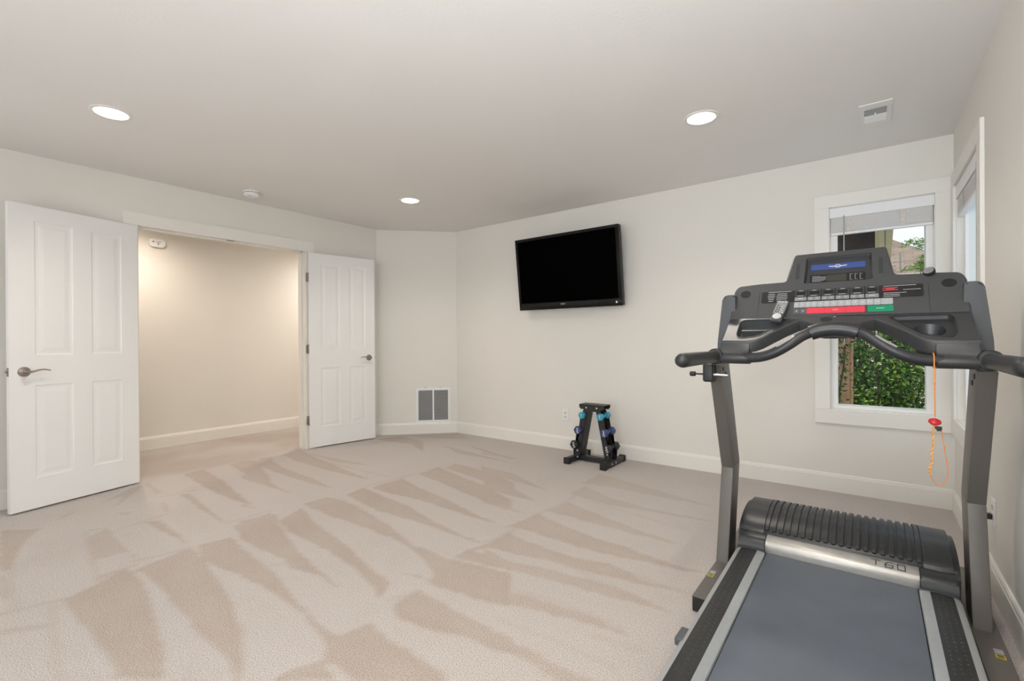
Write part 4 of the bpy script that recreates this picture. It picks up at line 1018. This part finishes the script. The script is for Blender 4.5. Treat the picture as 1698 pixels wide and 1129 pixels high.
# ------------------------------------------------------------------ outside the windows
def leafmesh(name, gen, mats, parent=None):
    b = MB()
    for p, d, L, W in gen:
        d = d.normalized(); up = Vector((random.gauss(0, 1), random.gauss(0, 1), random.gauss(0, 1))); s_ = d.cross(up).normalized(); n_ = s_.cross(d)
        a = p; m_ = p+d*L*.5+n_*L*.08; e = p+d*L
        b.add([a, m_+s_*W, e, m_-s_*W], [(0, 1, 2), (0, 2, 3)], random.randrange(len(mats)))
    return b.build(name, mats, parent)
g1 = mat('leaf_green', (.10, .22, .03), .55, noise=.3, nscale=8); g2 = mat('leaf_dark', (.035, .09, .015), .5, noise=.3, nscale=8); g3 = mat('leaf_yellow', (.24, .36, .06), .55, noise=.2, nscale=8)
bark = mat('bark', (.10, .065, .04), .9, noise=.3, nscale=30)
def shrub(x, y, z0, h, rx, n, label, seed):
    random.seed(seed); t = thing('garden_shrub', (x, y, z0), label, 'shrub', 'shrubs outside the window'); st_ = MB()
    tips = []
    for k in range(26):
        a = random.uniform(0, 2*math.pi); r_ = rx*math.sqrt(random.random()); tip = Vector((math.cos(a)*r_, math.sin(a)*r_*.7, h*random.uniform(.55, 1)))
        pts = catmull([(0, 0, 0), (tip.x*.35+random.uniform(-.05, .05), tip.y*.35, tip.z*.4), (tip.x*.8, tip.y*.8, tip.z*.75), tip], 4)
        st_.tube(pts, [.012-.009*i/(len(pts)-1) for i in range(len(pts))], 5); tips.append(pts)
    st_.build('branches', bark, t)
    def gen():
        for _ in range(n):
            p = random.choice(tips); q = p[random.randrange(4, len(p))]+Vector((random.gauss(0, .07), random.gauss(0, .07), random.gauss(0, .07)))
            yield q, Vector((random.gauss(0, 1), random.gauss(0, 1)-.3, random.gauss(.1, .7))), random.uniform(.035, .06), random.uniform(.010, .017)
    leafmesh('foliage', gen(), [g1, g1, g2, g3], t)
GZ = -.55
struct(MB().box((-6, VB+.55, GZ-.2), (12, 22, GZ)).build('ground', mat('garden_soil', (.10, .085, .06), .95, noise=.3, nscale=6)))
shrub(.12, 6.5, GZ, 1.95, .62, 8500, 'leafy green shrub outside the far window, nearest the glass beside the wooden post', 1)
shrub(-.05, 8.1, GZ, 2.3, .95, 8000, 'leafy green shrub outside the far window, behind the nearest one', 3)
t = thing('wooden_post', (-.20, 5.75, GZ), 'orange brown timber post outside the far window', 'post')
b = MB(); b.box((-.055, -.05, 0), (.035, .05, 2.30), .006); b.box((.037, -.045, 0), (.060, .045, 2.30), .004); b.build('post', mat('cedar', (.52, .29, .15), .7, noise=.15, nscale=12), t)
t = thing('climbing_vine', (-.17, 5.58, GZ), 'thin dark leafy vine climbing the wooden post outside', 'vine')
random.seed(5); pts = [Vector((-.06+.03*math.sin(z*5), 0, z)) for z in [i*.08 for i in range(24)]]; b = MB(); b.tube(pts, .008, 6); b.build('stem', bark, t)
leafmesh('foliage', ((random.choice(pts)+Vector((random.gauss(0, .035), random.gauss(0, .03), random.gauss(0, .04))), Vector((random.gauss(0, 1), random.gauss(0, 1), random.gauss(0, 1))), .045, .012) for _ in range(420)), [g2, g2, g1], t)
# overhang of the porch roof
t = thing('porch_roof', (-.5, 5.7, 1.75), 'dark shaded porch roof edge with an olive fascia outside the far window', 'porch roof')
b = MB(); b.box((-1.2, -.35, 0), (.535, .7, .10), 0); b.box((-1.2, .6, .1), (.535, .7, .9)); b.box((-1.2, -.35, .80), (.535, .7, .9)); b.build('soffit', mat('soffit_brown', (.17, .145, .13), .8, noise=.2, nscale=6), t)
b = MB(); b.add([Vector(v) for v in ((.535, -.38, 0), (.640, -.38, 0), (.700, -.38, .9), (.535, -.38, .9), (.535, .7, 0), (.640, .7, 0), (.700, .7, .9), (.535, .7, .9))], [(0, 1, 2, 3), (7, 6, 5, 4), (0, 4, 5, 1), (1, 5, 6, 2), (2, 6, 7, 3), (3, 7, 4, 0)])
b.box((.560, -.395, 0), (.600, -.38, .9)); b.build('fascia', mat('fascia_olive', (.13, .12, .065), .6, noise=.08, nscale=10), t)
# neighbouring house
t = thing('neighbour_house', (-2, 12, GZ), 'neighbouring house with a brown shingle hip roof seen through the far window', 'house')
def NH(x, y, z): return Vector((x+2, y-12, z-GZ))
sh_m = bpy.data.materials.new('shingles'); sh_m.use_nodes = True; nt = sh_m.node_tree; bs = nt.nodes['Principled BSDF']; bs.inputs['Roughness'].default_value = .9
tc = nt.nodes.new('ShaderNodeTexCoord'); mp = nt.nodes.new('ShaderNodeMapping'); mp.inputs['Rotation'].default_value = (R(-58), 0, 0); br = nt.nodes.new('ShaderNodeTexBrick'); nt.links.new(tc.outputs['Object'], mp.inputs[0]); nt.links.new(mp.outputs[0], br.inputs[0])
br.inputs['Scale'].default_value = 1.0; br.inputs['Brick Width'].default_value = .30; br.inputs['Row Height'].default_value = .085; br.inputs['Mortar Size'].default_value = .006
br.inputs['Color1'].default_value = (.24, .185, .145, 1); br.inputs['Color2'].default_value = (.165, .125, .098, 1); br.inputs['Mortar'].default_value = (.13, .10, .075, 1); nt.links.new(br.outputs['Color'], bs.inputs['Base Color'])
E0 = 2.34; b = MB()
pk = NH(-1.17, 15.6, 4.55)
b.add([NH(-5, 12, E0), NH(1.62, 12, E0), pk, NH(-5, 15.6, 4.55), NH(1.62, 19, E0), NH(-5, 19, E0)], [(0, 1, 2, 3), (1, 4, 2), (4, 5, 3, 2), (0, 3, 5), (0, 5, 4, 1)])
b.build('roof', sh_m, t)
b = MB(); b.box(NH(-5.05, 11.9, E0-.10), NH(1.68, 12.02, E0+.01), .01); b.build('gutter', white_m, t)
b = MB(); b.box(NH(-4.6, 12.35, GZ), NH(1.25, 18.6, E0-.02)); b.build('walls', mat('siding', (.55, .50, .42), .8, noise=.05, nscale=4), t)
b = MB(); b.tube([NH(.47, 12.1, 2.3), NH(.47, 12.1, 2.80)], .012, 8); b.build('vent_pipe', hinge_m, t)
# conifer on the right
t = thing('conifer_tree', (1.22, 9.7, GZ), 'green conifer branches reaching in from the right outside the far window', 'tree')
random.seed(11); b = MB(); b.tube([(0, 0, 0), (.02, 0, 2), (.0, 0, 4.2), (0, 0, 5.2)], [.11, .09, .05, .02], 10); b.build('trunk', bark, t, smooth=True)
br_ = MB(); nd = []
for k in range(46):
    z = 1.5+k*.09; a = R(180+random.uniform(-85, 85)) if k % 2 else random.uniform(0, 6.28); L = random.uniform(.7, 1.12)*(1.15-z/7)
    tip = Vector((math.cos(a)*L, math.sin(a)*L, z+random.uniform(-.05, .16))); pts = catmull([(0, 0, z), (tip.x*.5, tip.y*.5, z+.02), tip], 6); br_.tube(pts, [.014-.011*i/(len(pts)-1) for i in range(len(pts))], 5)
    for i in range(3, len(pts)):
        d0 = (pts[i]-pts[i-1]).normalized()
        for j in range(7):
            sd = Vector((random.gauss(0, .6), random.gauss(0, .6), random.gauss(-.1, .25))); q = pts[i]+Vector((random.gauss(0, .03), random.gauss(0, .03), random.gauss(0, .015)))
            tw = (d0*.9+sd).normalized()
            for m_ in range(6): nd.append((q+tw*m_*.018, (tw+Vector((random.gauss(0, .8), random.gauss(0, .8), random.gauss(0, .5)))), random.uniform(.045, .075), .006))
br_.build('branches', bark, t)
leafmesh('needles', nd, [mat('needle_green', (.16, .24, .05), .6, noise=.2, nscale=5), g1], t)
# white panel added to stand in for the overexposed side-window view
t = thing('glare_backdrop', (2.6, 7.2, GZ), 'pale panel put in for the overexposed view through the side window', 'wall')
b = MB(); b.box((-1.85, 0, 0), (3.5, .25, 5.2)); b.build('backdrop_panel', mat('backdrop_white', (.93, .90, .86), .8, noise=.01, nscale=3), t)
b = MB(); b.box((-1.88, -.04, 5.2), (3.5, .29, 5.28), .01); b.build('backdrop_cap', white_m, t)
